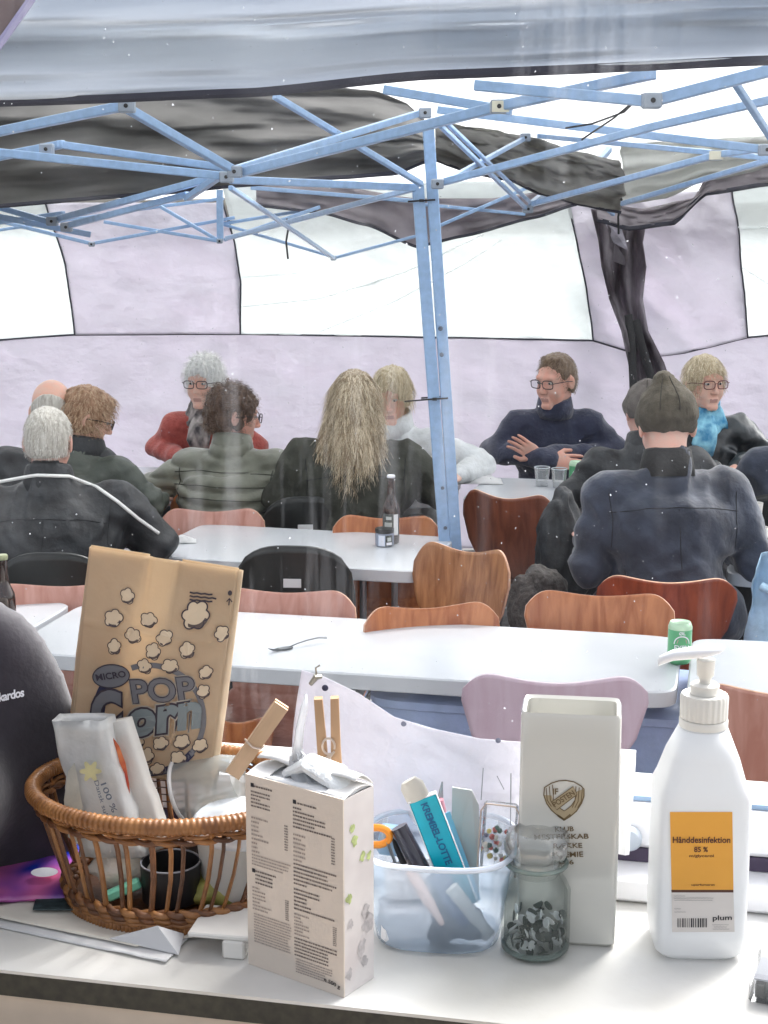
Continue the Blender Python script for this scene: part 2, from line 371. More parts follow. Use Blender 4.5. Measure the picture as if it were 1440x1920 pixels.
def leg(t, p0, p1, w=.045):
    m = MB(); m.tube([p0, p1], [w * .707] * 2, 4, up=(0, 1, 0)); o = m.build('leg', M_blue, t, world=True, smooth=False)
    bv = o.modifiers.new('bevel', 'BEVEL'); bv.width = .004; bv.segments = 2
    f = MB(); f.box(-.06, .06, -.06, .06, .002, .008, Matrix.Translation((p0[0], p0[1], 0))); f.build('foot_plate', M_bluedk, t, world=True, smooth=False)
    return o
def down(p, q): # extend the line q->p to the ground
    k = (p.z - .008) / (q.z - p.z); return p - (q - p) * k
gA = thing('gazebo_frame', 'blue steel folding frame of the left tent, left of the middle post', 'tent frame', (-1.0, 4.6, 0), group='blue folding tent frames')
bars(gA, [(-260, 300, 4.9, 240, 197, 4.3, .026), (228, 197, 4.3, 443, 322, 4.7, .024), (105, 270, 5.0, 432, 316, 5.1, .024), (-60, 280, 4.9, 428, 331, 5.0, .026), (-60, 305, 5.1, 120, 270, 5.0, .026),
          (440, 318, 4.7, 800, 208, 5.5, .022), (350, 372, 5.6, 420, 325, 5.1, .022), (120, 425, 6.1, 352, 365, 5.6, .022), (515, 180, 4.9, 790, 345, 5.55, .02),
          (432, 337, 5.2, 786, 352, 5.6, .026), (-60, 395, 6.2, 170, 440, 6.3, .024), (-60, 372, 6.3, 100, 418, 6.2, .022), (95, 414, 6.2, 420, 328, 5.4, .024),
          (-60, 425, 6.8, 120, 400, 6.5, .02), (425, 447, 7.4, 790, 350, 5.6, .02), (432, 352, 5.3, 626, 484, 7.8, .016)])
joints(gA, [(440, 322, 4.68), (425, 332, 4.98), (238, 199, 4.28), (98, 415, 6.15), (125, 426, 6.08), (797, 212, 5.46), (88, 280, 4.95)])
pl = leg(gA, down(W(836, 1010, 5.6), W(788, 300, 5.6)), W(783, 345, 5.6), .043)
gB = thing('gazebo_frame', 'blue steel folding frame of the right tent, right of the middle post', 'tent frame', (1.2, 4.6, 0), group='blue folding tent frames')
bars(gB, [(452, 324, 4.72, 935, 200, 4.1, .026), (930, 201, 4.1, 1225, 138, 3.7, .026), (720, 168, 4.6, 960, 208, 4.5, .026), (822, 206, 5.45, 1455, 283, 4.9, .026), (890, 160, 3.75, 1216, 190, 3.65, .025), (1222, 190, 3.65, 1500, 118, 3.5, .026),
          (822, 344, 5.55, 1215, 240, 4.9, .024), (1210, 241, 4.9, 1500, 175, 4.5, .024), (1000, 382, 6.6, 1345, 290, 5.4, .022), (1340, 291, 5.4, 1500, 268, 5.0, .022), (1165, 382, 6.9, 1500, 283, 5.6, .02),
          (1010, 255, 6.8, 1480, 300, 5.4, .02), (826, 236, 5.55, 992, 396, 6.8, .016), (835, 228, 5.6, 1000, 385, 6.85, .014), (820, 348, 5.6, 988, 257, 6.8, .018), (988, 259, 6.8, 1150, 402, 8.0, .018),
          (995, 384, 6.8, 1078, 317, 7.4, .024), (1085, 348, 7.4, 1142, 280, 8.2, .03), (1378, 155, 4.2, 1450, 265, 4.4, .018)])
joints(gB, [(1222, 189, 3.63), (1436, 281, 4.9), (990, 392, 6.75), (820, 345, 5.52), (1078, 320, 7.35), (1343, 291, 5.38), (985, 258, 6.75), (935, 200, 4.08)])
leg(gB, down(W(854, 1010, 5.6), W(807, 300, 5.6)), W(803, 240, 5.6), .041)
MB().box(-.022, .022, -.03, -.024, -.014, .014, Matrix.Translation(W(937, 201, 4.09))).build('sticker', mat('yellowed sticker', (.7, .68, .55), .5), gB, world=True, smooth=False)
MB().box(-.024, .024, -.03, -.024, -.014, .014, Matrix.Translation(W(1340, 292, 5.38))).build('sticker', mat('yellowed sticker', (.7, .68, .55), .5), gB, world=True, smooth=False)
for o_, pts in ((gB, [(838, 616, .009), (840, 665, .008), (847, 990, .007), (842, 915, .007)]), ):
    for x, y, r in pts:
        b = MB(); b.lathe([(r, 0), (r * .7, .004)], 10, Matrix.Translation(W(x - 12, y, 5.57)) @ Matrix.Rotation(R(90), 4, 'X')); b.build('hole_rim', mat('steel bolt', (.12, .15, .2), .4), o_, world=True)
gC = thing('gazebo_frame', 'thin blue frame of the rear tent, in front of the back wall', 'tent frame', (0, 8.2, 0), group='blue folding tent frames')
bars(gC, [(-60, 400, 8.3, 172, 457, 8.4, .02), (170, 457, 8.4, 440, 408, 8.5, .018), (195, 416, 8.5, 410, 452, 8.4, .018), (288, 380, 8.5, 408, 450, 8.4, .018), (420, 450, 8.4, 600, 388, 8.5, .02),
          (416, 420, 8.5, 625, 482, 8.4, .016), (415, 420, 8.5, 610, 388, 8.6, .018), (470, 352, 8.5, 790, 378, 8.5, .022), (625, 484, 8.4, 790, 440, 8.5, .016), (780, 382, 8.5, 985, 402, 8.5, .018),
          (822, 424, 8.45, 1005, 345, 8.5, .018), (200, 400, 8.5, 420, 372, 8.6, .018), (-60, 440, 8.5, 200, 402, 8.5, .016)])
joints(gC, [(172, 458, 8.38), (625, 484, 8.38), (412, 452, 8.4), (820, 424, 8.43)], .016)
m_ = MB(); m_.tube([W(412, 356, 8.42), W(413, 452, 8.42)], [.024] * 2, 4); m_.build('post_stub', M_blue, gC, world=True, smooth=False)
leg(gC, Vector((W(1160, 400, 8.5).x + .03, 9.02, .008)), W(1146, 275, 9.0), .045)
# cable ties round the double post
for py, tail in ((378, 0), (748, 1)):
    a = W(790 + (py - 378) * .066, py, 5.6); x = MB(); hw_, hd_ = .047, .03
    x.tube([a + Vector(p) for p in ((-hw_, -hd_, 0), (hw_, -hd_, .006), (hw_, hd_, .006), (-hw_, hd_, 0))], .0035, 6, closed=True)
    if tail: x.tube([a + Vector((-.04, -hd_, 0)), a + Vector((-.11, -.05, -.003))], .003, 5)
    x.box(-.008, .008, -.004, .004, -.005, .005, Matrix.Translation(a + Vector((0, -hd_ - .002, .003))))
    tag(x.build('cable_tie', M_blk, None, smooth=False), 'black cable tie high on the double post, near the truss' if not tail else 'black cable tie with a sticking-out tail, halfway down the double post', 'cable tie', 'cable ties on the middle post')
for i, (x, y, Y) in enumerate(((538, 432, 8.35), (1160, 385, 8.3))):
    p = W(x, y, Y); m = MB(); m.tube([p + Vector((0, 0, .06)), p + Vector((.012, -.02, .03)), p + Vector((-.004, -.02, -.06)), p + Vector((.004, 0, -.15))], .006, 6)
    m.ball((p.x, p.y, p.z + .03), .016, 8, 6)
    tag(m.build('strap', M_blk, None), ('black tie strap dangling from the rear truss beside the left grey panel', 'black tie strap knotted on the rear right post')[i], 'strap')
m = MB(); p = [W(x, y, 4.5) for x, y in ((1205, 176), (1170, 210), (1110, 232), (1060, 240))]; m.tube(p, .003, 5); q = [W(x, y, 4.5) for x, y in ((1200, 180), (1150, 222), (1105, 252), (1090, 262))]; m.tube(q, .003, 5)
tag(m.build('cord', M_blk, None), 'thin dark cord hanging under the right truss joint', 'cord')

# canopies
def sheet(name, top, bot, Yt, Yb, m, label, cat, nu=90, nv=30, amp=.05, fs=2.0, seed=0, hem=None, belly=0, st=(1, 1), parent=None, wr=0):
    """hanging cloth between an upper and a lower outline, real folds in it"""
    def interp(P, u):
        x = P[0][0] + (P[-1][0] - P[0][0]) * u
        for i in range(len(P) - 1):
            if P[i][0] <= x <= P[i + 1][0] or i == len(P) - 2:
                k = (x - P[i][0]) / (P[i + 1][0] - P[i][0] + 1e-9); k = max(0, min(1, k)); s_ = k * k * (3 - 2 * k) * .35 + k * .65
                return x, P[i][1] + (P[i + 1][1] - P[i][1]) * s_
    def fn(u, v):
        xt, yt = interp(top, u); xb, yb = interp(bot, u); Y = (Yt(u) if callable(Yt) else Yt) * (1 - v) + (Yb(u) if callable(Yb) else Yb) * v
        p = W(xt + (xb - xt) * v, yt + (yb - yt) * v, Y); d = fbm(u * fs * st[0] + seed, v * fs * st[1], seed * 3.1, 4)
        w = (1 - abs(noise.noise(Vector((u * fs * 3 + v * 2 + seed, v * fs * 1.5, 5.5)))) * 2) * wr
        p.y += (d * amp - belly * math.sin(math.pi * v) + w) * (1 if hem is None else 1); p.z += d * amp * .25 * math.sin(math.pi * min(1, v * 1.0)); return tuple(p)
    g = MB(); g.grid(fn, nu, nv); o = g.build(name, m, parent, mods=solid(.002), world=parent is not None, angle=180)
    if label: tag(o, label, cat)
    if hem:
        pts = [Vector(fn(i / nu, 1)) + Vector((0, -.003, 0)) for i in range(nu + 1)]; h = MB()
        if isinstance(hem, (float, int)): h.tube(pts, hem, 5, flat=2.2, up=(0, 0, 1))
        h.build('hem', M_seam, o, world=True)
    return o, fn
sheet('canopy_valance', [(-400, -260), (1900, -300)], [(-400, 205), (0, 195), (480, 181), (800, 152), (1440, 124), (1900, 100)], lambda u: 2.95 - .5 * u, lambda u: 2.78 - .5 * u, M_val,
      'silver grey canopy edge sagging in long horizontal folds across the top of the view', 'canopy', 140, 60, .16, 1.6, 3, hem=.0035, belly=-.05, st=(.55, 3.2), wr=.012)
m = MB(); m.grid(lambda u, v: tuple(W(-60 + (62 - -60) * (1 - v) * 1.0 * u + 0, -40 + 120 * v, 1.9) + Vector((0, .02 * math.sin(u * 5 + v * 3), 0))), 10, 10)
fl = MB(); P = [W(-200, -200, 1.9), W(170, -200, 1.9), W(58, 0, 1.9), W(0, 82, 1.9), W(-200, 340, 1.9)]
fl.add([tuple(p) for p in P] + [tuple(p + Vector((0, .012, 0))) for p in P], [(0, 1, 2, 3, 4), (9, 8, 7, 6, 5)] + [(i, i + 5, (i + 1) % 5 + 5, (i + 1) % 5) for i in range(5)])
fo = fl.build('awning_flap', mat('brown grey awning', (.16, .12, .12), .7, var=.25, vscale=12), None, smooth=False); tag(fo, 'brownish awning flap with a pale edge in the top left corner', 'awning')
e = MB(); e.tube([P[1], P[2], P[3], P[4]], .005, 6); e.build('edge_piping', mat('lilac piping', (.35, .33, .5), .5), fo, world=True)

# roof of the rear tent: ridge and slopes with the seams one can see
def roof(name, x0, x1, yf, yr, yb, ze, zf, zr, m, label):
    def fn(u, v):
        x = x0 + (x1 - x0) * u; y = yf + (yb - yf) * v; r = (yr - yf) / (yb - yf)
        z = (zf + (zr - zf) * v / r) if v < r else (ze + (zr - ze) * (1 - v) / (1 - r)); z -= .07 * math.sin(math.pi * ((v / r) if v < r else (1 - v) / (1 - r))) + .03 * fbm(x * 1.3, y * 1.3, 2); return (x, y, z)
    g = MB(); g.grid(fn, 60, 30); return tag(g.build(name, m, None, mods=solid(.002), angle=60), label, 'canopy')
roof('rear_canopy', -3.8, 3.8, 6.5, 7.3, 9.0, 2.02, 2.75, 3.05, M_canlit, 'pale translucent roof cloth of the rear tent above the back wall')
roof('front_canopy', -3.8, 3.8, 2.95, 4.3, 5.75, 2.52, 2.42, 3.0, M_canlit, 'pale roof cloth of the front tent behind the silver canopy edge')
sheet('sagging_canopy', [(-300, 120), (480, 150), (700, 170), (760, 190), (800, 225)], [(-300, 405), (0, 386), (240, 366), (480, 345), (640, 332), (740, 324), (800, 300)],
      6.2, 5.85, M_candark, 'canopy cloth coloured dark grey for house shade, sagging in folds behind the blue truss', 'canopy', 120, 40, .16, 2.2, 11, hem=.004, belly=.12, st=(1.0, 1.6), wr=.02)
sheet('grey_valance', [(480, 345), (640, 350), (780, 372), (920, 372), (1080, 350)], [(480, 385), (600, 398), (690, 422), (780, 462), (870, 442), (1000, 408), (1080, 383)], 8.55, 8.5, M_grey,
      'thin purplish grey valance strip hanging in front of the middle window', 'valance', 80, 10, .05, 6, 5, hem=.004)
sheet('grey_valance', [(1120, 375), (1200, 392), (1300, 372), (1330, 322), (1440, 300), (1560, 300)], [(1120, 412), (1180, 428), (1262, 418), (1325, 362), (1440, 345), (1560, 330)], 8.45, 8.35, M_grey,
      'twisted grey brown valance with a black hem at the upper right of the back wall', 'valance', 80, 12, .06, 6, 9, hem=.006)

# back wall of the tent
Yw = 8.8
SEAM = [(-300, 640), (0, 637), (135, 628), (450, 627), (800, 632), (1110, 638), (1175, 658), (1215, 668), (1290, 660), (1400, 632), (1440, 628), (1800, 628)]
bw = thing('tent_wall', 'lilac grey back wall of the tent with foil windows above a dark seam', 'tent wall', (0, Yw, 0))
def ip(P, x):
    for i in range(len(P) - 1):
        if x <= P[i + 1][0]: k = (x - P[i][0]) / (P[i + 1][0] - P[i][0]); return P[i][1] + (P[i + 1][1] - P[i][1]) * k
    return P[-1][1]
def wr(x, z): # creases pressed into the cloth
    d = .05 * fbm(x * 1.1, z * 1.3, 1.7, 4) + .022 * fbm(x * 2.2 + z * 3, z * 3 - x * 1.6, 7, 4) + .02 * abs(noise.noise(Vector((x * 3 + z * 4, z * 2 - x, 2))))
    r = W_cx = abs(x - 1.42); d += .05 * math.exp(-(r / .45) ** 2) * noise.noise(Vector((x * 5 + z * 4, z * 2.2, 3)))
    return d
def lower(u, v):
    px = -300 + 2100 * u; t = W(px, ip(SEAM, px), Yw); z = t.z * (1 - v) + .01 * v; return (t.x, Yw + wr(t.x, z), z)
g = MB(); g.grid(lower, 220, 60); g.build('lower_panel', M_lilac, bw, world=True, angle=180, mods=solid(.002))
sm = MB(); sm.tube([tuple(Vector(lower(i / 220, 0)) + Vector((0, -.006, 0))) for i in range(221)], .0055, 5); sm.build('seam', M_seam, bw, world=True)
def panel(name, L_, R_, m, dy, amp=1, edge=True, nu=60, nv=50):
    def fn(u, v):
        y = L_[0][1] * (1 - u) + R_[0][1] * u
        yl = L_[0][1] + (L_[-1][1] - L_[0][1]) * v; yr = R_[0][1] + (R_[-1][1] - R_[0][1]) * v
        def xa(P, y_):
            for i in range(len(P) - 1):
                if y_ <= P[i + 1][1] or i == len(P) - 2: k = (y_ - P[i][1]) / (P[i + 1][1] - P[i][1]); return P[i][0] + (P[i + 1][0] - P[i][0]) * k
        px = xa(L_, yl) * (1 - u) + xa(R_, yr) * u; yt = yl * (1 - u) + yr * u
        ytop = L_[0][1] * (1 - u) + R_[0][1] * u; py = ytop + (ip(SEAM, px) - ytop) * v
        p = W(px, py, Yw); return (p.x, Yw + dy + wr(p.x, p.z) * amp, p.z)
    g = MB(); g.grid(fn, nu, nv); o = g.build(name, m, bw, world=True, angle=180, mods=solid(.0015))
    if edge:
        e = MB()
        for u in (0, 1): e.tube([tuple(Vector(fn(u, j / nv)) + Vector((0, -.006, 0))) for j in range(nv + 1)], .005, 5)
        e.build('seam', M_seam, o, world=True)
    return o
pA = panel('cloth_panel', [(85, 380), (105, 440), (122, 500), (140, 628)], [(418, 380), (440, 455), (452, 530), (450, 627)], M_lilac, -.012)
pB = panel('cloth_panel', [(1060, 372), (1070, 400), (1100, 540), (1112, 638)], [(1370, 355), (1378, 420), (1388, 510), (1399, 632)], M_lilac, -.012, 1.6)
panel('window_foil', [(-300, 370), (-300, 640)], [(95, 370), (122, 500), (142, 628)], M_pvc, .004, .5, False)
panel('window_foil', [(415, 340), (440, 455), (450, 627)], [(1062, 340), (1100, 540), (1114, 640)], M_pvc, .004, .5, False)
panel('window_foil', [(1366, 300), (1388, 510), (1398, 632)], [(1800, 300), (1800, 628)], M_pvc, .004, .5, False)
# creases in the foil: thin welded ridges
cr = MB()
for P in (((600, 622), (740, 565), (880, 490), (940, 450)), ((455, 575), (600, 560), (760, 510), (905, 440)), ((455, 520), (560, 512)), ((1392, 500), (1440, 532), (1500, 560)), ((1380, 428), (1500, 424))):
    cr.tube([tuple(W(x, y, Yw - .004)) for x, y in P], .006, 5)
cr.build('foil_crease', mat('bright foil crease', (.95, .96, .96), .4, trans=.9), bw, world=True)
# the thin grey cloth right of the post, lit from behind
M_thin = mat('thin grey cloth', (.27, .26, .24), .8, col2=(.58, .57, .54), vscale=3.5, trans=.68, bump=.4, bscale=7, stretch=(1, 1, 2))
sheet('sagging_canopy', [(815, 228), (900, 238), (1010, 262), (1090, 285), (1165, 300)], [(815, 300), (880, 322), (950, 336), (1010, 362), (1100, 384), (1165, 398)],
      6.9, 6.7, M_thin, 'thin grey see-through canopy cloth right of the blue post', 'canopy', 80, 30, .14, 3.0, 21, hem=.003, belly=.1, st=(1.0, 1.4), wr=.03)
sheet('rear_canopy_edge', [(1165, 270), (1300, 262), (1520, 250)], [(1165, 385), (1250, 372), (1320, 340), (1520, 300)], 8.3, 8.4, mat('grey white roof cloth', (.58, .59, .56), .8, trans=.5, col2=(.68, .69, .67), vscale=3, bump=.3, bscale=6),
      'grey white roof edge above the right wall panel', 'canopy', 50, 16, .08, 3, 31, st=(1, 1.5))
# crumpled see-through dark drape with straps on the right
M_net = mat('dark brown net cloth', (.10, .075, .09), .8, col2=(.52, .48, .52), vscale=5, bump=.5, bscale=24, trans=.6, stretch=(2, 1, .6))
def drape(u, v):
    L_ = [(1108, 392), (1122, 450), (1128, 500), (1142, 560), (1165, 620), (1178, 680), (1186, 730)]; R_ = [(1215, 400), (1205, 455), (1212, 500), (1205, 560), (1215, 620), (1245, 680), (1262, 730)]
    k = v * 6; i = min(5, int(k)); f = k - i; a = [L_[i][j] * (1 - f) + L_[i + 1][j] * f for j in (0, 1)]; b = [R_[i][j] * (1 - f) + R_[i + 1][j] * f for j in (0, 1)]
    return tuple(W(a[0] * (1 - u) + b[0] * u, a[1] * (1 - u) + b[1] * u, 8.62 + .05 * math.sin(u * 16 + v * 4) + .06 * fbm(u * 3, v * 5, 3, 4)))
m = MB(); m.grid(drape, 26, 60); dk = m.build('bundled_curtain', M_net, None, mods=solid(.003), angle=180); tag(dk, 'dark brown crumpled curtain hanging twisted down the right side panel', 'curtain')
for P, w in ((((1178, 590), (1184, 640), (1187, 712), (1190, 800)), .022), (((1192, 600), (1204, 650), (1222, 712), (1240, 790)), .022)):
    k_ = MB(); k_.tube([tuple(W(x, y, 8.56)) for x, y in P], w, 6, flat=.3, up=(0, 1, 0)); k_.build('strap', M_blk, dk, world=True)
M_foil = mat('shiny grey foil', (.42, .40, .46), .3, var=.4, vscale=16, bump=.6, bscale=30)
def flap_(P, name, m_, Y=8.62):
    q = [W(x, y, Y + .02 * (i % 2)) for i, (x, y) in enumerate(P)]; n = len(q); k_ = MB(); k_.add([tuple(p) for p in q] + [tuple(p + Vector((0, .006, 0))) for p in q], [tuple(range(n)), tuple(range(2 * n - 1, n - 1, -1))] + [(i, i + n, (i + 1) % n + n, (i + 1) % n) for i in range(n)]); return k_.build(name, m_, dk, world=True, smooth=False)
flap_([(1128, 400), (1165, 425), (1178, 470), (1150, 455)], 'fold', M_foil, 8.55); flap_([(1152, 455), (1170, 480), (1182, 475), (1178, 500), (1150, 490)], 'fold', M_net, 8.56)

# ---------------------------------------------------------------- TABLES
M_tab = mat('white table plastic', (.56, .58, .61), .22, var=.03, vscale=6, bump=.05, bscale=200)
M_steel = mat('grey steel tube', (.35, .36, .38), .35, metal=.7)
def table(label, px_a, px_b, width, right_px=None, left=None, name='folding_table', z=.73, group='white folding tables'):
    """near edge runs through two measured points; the far side lies `width` behind"""
    A = G(*px_a, z); B_ = G(*px_b, z); d = (B_ - A); L = d.length; yaw = math.atan2(d.y, d.x)
    t = thing(name, label, 'table', (A.x, A.y, 0), math.degrees(yaw), group)
    m = MB(); m.loft([sq(L / 2 - b, width / 2 - b, zz, L / 2, width / 2, 48, 14) for zz, b in ((z - .045, .004), (z - .042, 0), (z - .004, 0), (z, .005))]); 
    o = m.build('tabletop', M_tab, t, angle=30)
    for x in (.22, L - .22):
        for y in (.08, width - .08):
            l = MB(); l.tube([(x, y, z - .05), (x, y, .01)], .0125, 10); l.build('leg', M_steel, t)
        l = MB(); l.tube([(x, .08, .22), (x, width - .08, .22)], .009, 8); l.build('leg_brace', M_steel, t)
    return t
# near edges, left to right
a_ = G(410, 1247, .73); b_ = G(1240, 1300, .73); dd = (b_ - a_).normalized()
def near_pt(s): p = a_ + dd * s; return p
def inv(p): # world point -> pixel
    q = Vector(p) - Vector((0, 0, CAM_H)); y = q.y * _c - q.z * _s; zz = q.y * _s + q.z * _c; return (720 + FPX * q.x / y, 960 - FPX * zz / y)
table('long white folding table nearest the window with a fork and a green can', inv(near_pt(-.63)), inv(near_pt(1.205)), .56)
table('white table at the right edge, end to end with the long near table', inv(near_pt(1.23)), inv(near_pt(2.6)), .56)
table('white table at the left edge behind the dark sleeve, with a small orange crumb', inv(near_pt(-2.1)), inv(near_pt(-.655)), .56)
table('white table in the middle row with the beer bottle and jar', (262, 1041), (786, 1072), .60)
table('white table in the far row behind the long haired person', (-160, 905), (835, 936), .62)
table('white table in the far row with the two glasses and papers', (862, 937), (1900, 985), .62)

# ---------------------------------------------------------------- CHAIRS
W_or = wood('orange beech veneer', (.34, .095, .03), (.56, .21, .08))
W_dk = wood('dark mahogany veneer', (.17, .045, .022), (.30, .09, .045))
W_rd = wood('red teak veneer', (.20, .035, .015), (.38, .08, .03))
W_lt = wood('honey striped veneer', (.26, .10, .035), (.48, .22, .09), sx=30)
W_sal = wood('salmon veneer', (.46, .20, .15), (.60, .32, .26))
W_pk = wood('ply with painted window haze', (.58, .42, .50), (.64, .50, .58), rough=.25)  # haze of the window reflection is put into this wood's colour
M_ply = mat('pale ply edge', (.62, .36, .24), .5, var=.15, vscale=60)
M_plyp = mat('ply edge with painted haze', (.72, .6, .66), .5)  # the same window haze put into the edge colour
M_chrome = mat('chromed tube', (.6, .62, .65), .2, metal=1)
def shell_chair(tone, edge=M_ply, label='', loc=(0, 0, 0), rz=0, w=.225, h=.80, group='bent plywood chairs', lean=0):
    t = thing('plywood_chair', label, 'chair', loc, rz, group)
    cl = [(.21, .44), (.1, .435), (-.05, .43), (-.15, .438), (-.205, .475), (-.225, .54), (-.235, .62), (-.25, .72), (-.265 - lean, h)]
    ww = [.17, .195, .2, .17, .135, .145, .19, .215, .206]
    ww = [a * w / .215 for a in ww]
    def fn(u, v):
        q = 2 * u - 1; s = v * 8; i = min(7, int(s)); k = s - i; k = k * k * (3 - 2 * k) * .4 + k * .6
        if i == 7: # head of the back: dip in the middle, round shoulders
            k *= 1 - .26 * math.cos(q * math.pi / 2) ** 2 - .62 * max(0, (abs(q) - .60) / .40) ** 3
        if i == 0: k = k + (1 - k) * .9 * max(0, (abs(q) - .7) / .3) ** 2.2
        y = cl[i][0] + (cl[i + 1][0] - cl[i][0]) * k; z = cl[i][1] + (cl[i + 1][1] - cl[i][1]) * k; a = ww[i] + (ww[i + 1] - ww[i]) * k
        bk = max(0, min(1, (v - .55) / .3)); return (q * a, y + bk * .035 * q * q, z + (1 - bk) * .012 * q * q)
    g = MB(); g.grid(fn, 32, 48); o = g.build('shell', [tone, edge], t, angle=180, mods=solid(.009, 0, 1))
    for sx, sy in ((1, 1), (-1, 1), (1, -1), (-1, -1)):
        l = MB(); l.tube([(0, sy * .02, .42), (sx * .07, sy * .05, .425), (sx * .15, sy * .12, .41), (sx * .21, sy * .2, .22), (sx * .24, sy * .24, .01)], .007, 8); l.build('leg', M_chrome, t)
    return t
def at(px, py, z=.80, dy=.26, rz=0): # chair origin from the middle of its top edge
    p = G(px, py, z); a = R(rz); return (p.x + math.sin(a) * -dy * 1, p.y + math.cos(a) * dy, 0)
CH = [  # tone, edge, px, py(top middle), rz, half width, h, label
    (W_pk, M_plyp, 1042, 1275, -4, .232, .80, 'chair coloured pale pink for window haze, against the near table, behind the vase'),
    (W_sal, M_ply, 1475, 1298, -10, .225, .80, 'salmon chair at the right edge beside the hand gel bottle'),
    (W_rd, M_ply, 1252, 1088, -8, .22, .80, 'dark red chair directly behind the man in the olive beanie'),
    (W_dk, M_ply, 948, 926, -28, .205, .84, 'dark mahogany chair right of the blue post, by the far table'),
    (W_lt, M_ply, 876, 1024, 148, .185, .84, 'honey striped chair standing upright at the end of the middle table'),
    (W_or, M_ply, 1125, 1112, 171, .225, .80, 'bright orange brown chair leaning in front of the dark red one'),
    (W_or, M_ply, 804, 1135, 192, .205, .80, 'chair just left of centre behind the near table, half hidden by it'),
    (W_sal, M_ply, 530, 1106, 172, .235, .80, 'salmon chair behind the near table, right beside the popcorn bag'),
    (W_sal, M_ply, 125, 1094, 186, .255, .80, 'salmon chair behind the left table, under the man in the piped jacket'),
    (W_or, M_ply, 725, 968, 176, .205, .80, 'orange chair behind the beer bottle, against the middle table'),
    (W_sal, M_ply, 400, 955, 180, .205, .80, 'salmon chair at the middle table behind the puffer jacket'),
    (W_or, M_ply, 405, 928, 0, .195, .80, 'brown chair on which the person in the olive puffer jacket sits'),
    (W_or, M_ply, 445, 1352, 0, .10, .80, 'small low brown chair seen between popcorn bag and clothes peg'),
]
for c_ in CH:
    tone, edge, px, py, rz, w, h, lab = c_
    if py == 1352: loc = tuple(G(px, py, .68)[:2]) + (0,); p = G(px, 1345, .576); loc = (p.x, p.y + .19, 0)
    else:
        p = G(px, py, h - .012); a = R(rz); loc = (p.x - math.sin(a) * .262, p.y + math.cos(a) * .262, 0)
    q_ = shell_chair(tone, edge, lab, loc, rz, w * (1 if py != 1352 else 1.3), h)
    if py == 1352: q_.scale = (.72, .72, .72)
M_bp = mat('black chair plastic', (.014, .016, .015), .33, var=.3, vscale=10, bump=.05)
M_lab = mat('white label', (.75, .75, .75), .5)
def black_chair(label, px, py, rz, w=.2, sticker=True, h=.82):
    p = G(px, py, h); a = R(rz); t = thing('folding_chair', label, 'chair', (p.x - math.sin(a) * .24, p.y + math.cos(a) * .24, 0), rz, 'black folding chairs')
    def fn(u, v):
        q = 2 * u - 1; ww = w * (1 - .10 * v ** 3) ; x = q * ww; zt = h - .07 * abs(q) ** 3.2; z = .52 + (zt - .52) * v; return (x, -.24 + .03 * q * q - .03 * (v - 1), z)
    g = MB(); g.grid(fn, 28, 16); b = g.build('backrest', M_bp, t, mods=solid(.016), angle=180)
    if sticker:
        s_ = MB(); s_.box(-.03, .03, -.252, -.2495, .685, .715); s_.build('label_sticker', M_lab, b, smooth=False)
    g = MB(); g.tube([tuple(Vector(fn(0, 0)) + Vector((0, .01, -.0))), fn(0, .6), fn(0, .9)] + [fn(i / 14, 1) for i in range(1, 14)] + [fn(1, .9), fn(1, .6), fn(1, 0)], .008, 8); g.build('back_frame', M_bp, t)
    g = MB(); g.loft([sq(w * .95, .19, z, 0, .0, 32, 5) for z in (.43, .455)]); g.build('seat', M_bp, t)
    for s in (-1, 1):
        l = MB(); l.tube([(s * w, -.23, .52), (s * w, .2, .01)], .009, 8); l.build('leg', M_steel, t)
        l = MB(); l.tube([(s * w * .9, .12, .43), (s * w * .9, -.26, .01)], .009, 8); l.build('leg', M_steel, t)
    return t
black_chair('black folding chair with a white label, standing at the near side of the middle table', 548, 1027, -4, .205)
black_chair('black folding chair with a white label behind the middle table near the long haired person', 572, 934, 4, .18)
black_chair('black folding chair under the man in the jacket with white piping', 95, 1040, -3, .2, False)
black_chair('black folding chair with a pale rim cut off by the right edge', 1470, 930, -6, .2)

# blue crate under the near table
M_bc = mat('blue crate plastic', (.36, .46, .70), .45, var=.12, vscale=9, bump=.25, bscale=30)
p0 = G(700, 1310, .62); cr_ = thing('storage_crate', 'big periwinkle blue plastic crate under the near table', 'crate', (p0.x, 4.02, 0), math.degrees(math.atan2(dd.y, dd.x)))
c = MB(); c.loft([sq(.44, .2, .02, .46, .2, 40, 8), sq(.46, .215, .6, .46, .2, 40, 8), sq(.45, .205, .6, .46, .2, 40, 8), sq(.43, .19, .04, .46, .2, 40, 8)], cap0=True, cap1=True); c.build('body', M_bc, cr_, angle=40)
c = MB(); c.loft([sq(.475, .23, .60, .46, .2, 40, 8), sq(.48, .235, .605, .46, .2, 40, 8), sq(.48, .235, .625, .46, .2, 40, 8), sq(.47, .225, .63, .46, .2, 40, 8)]); c.build('lid', M_bc, cr_, angle=30)

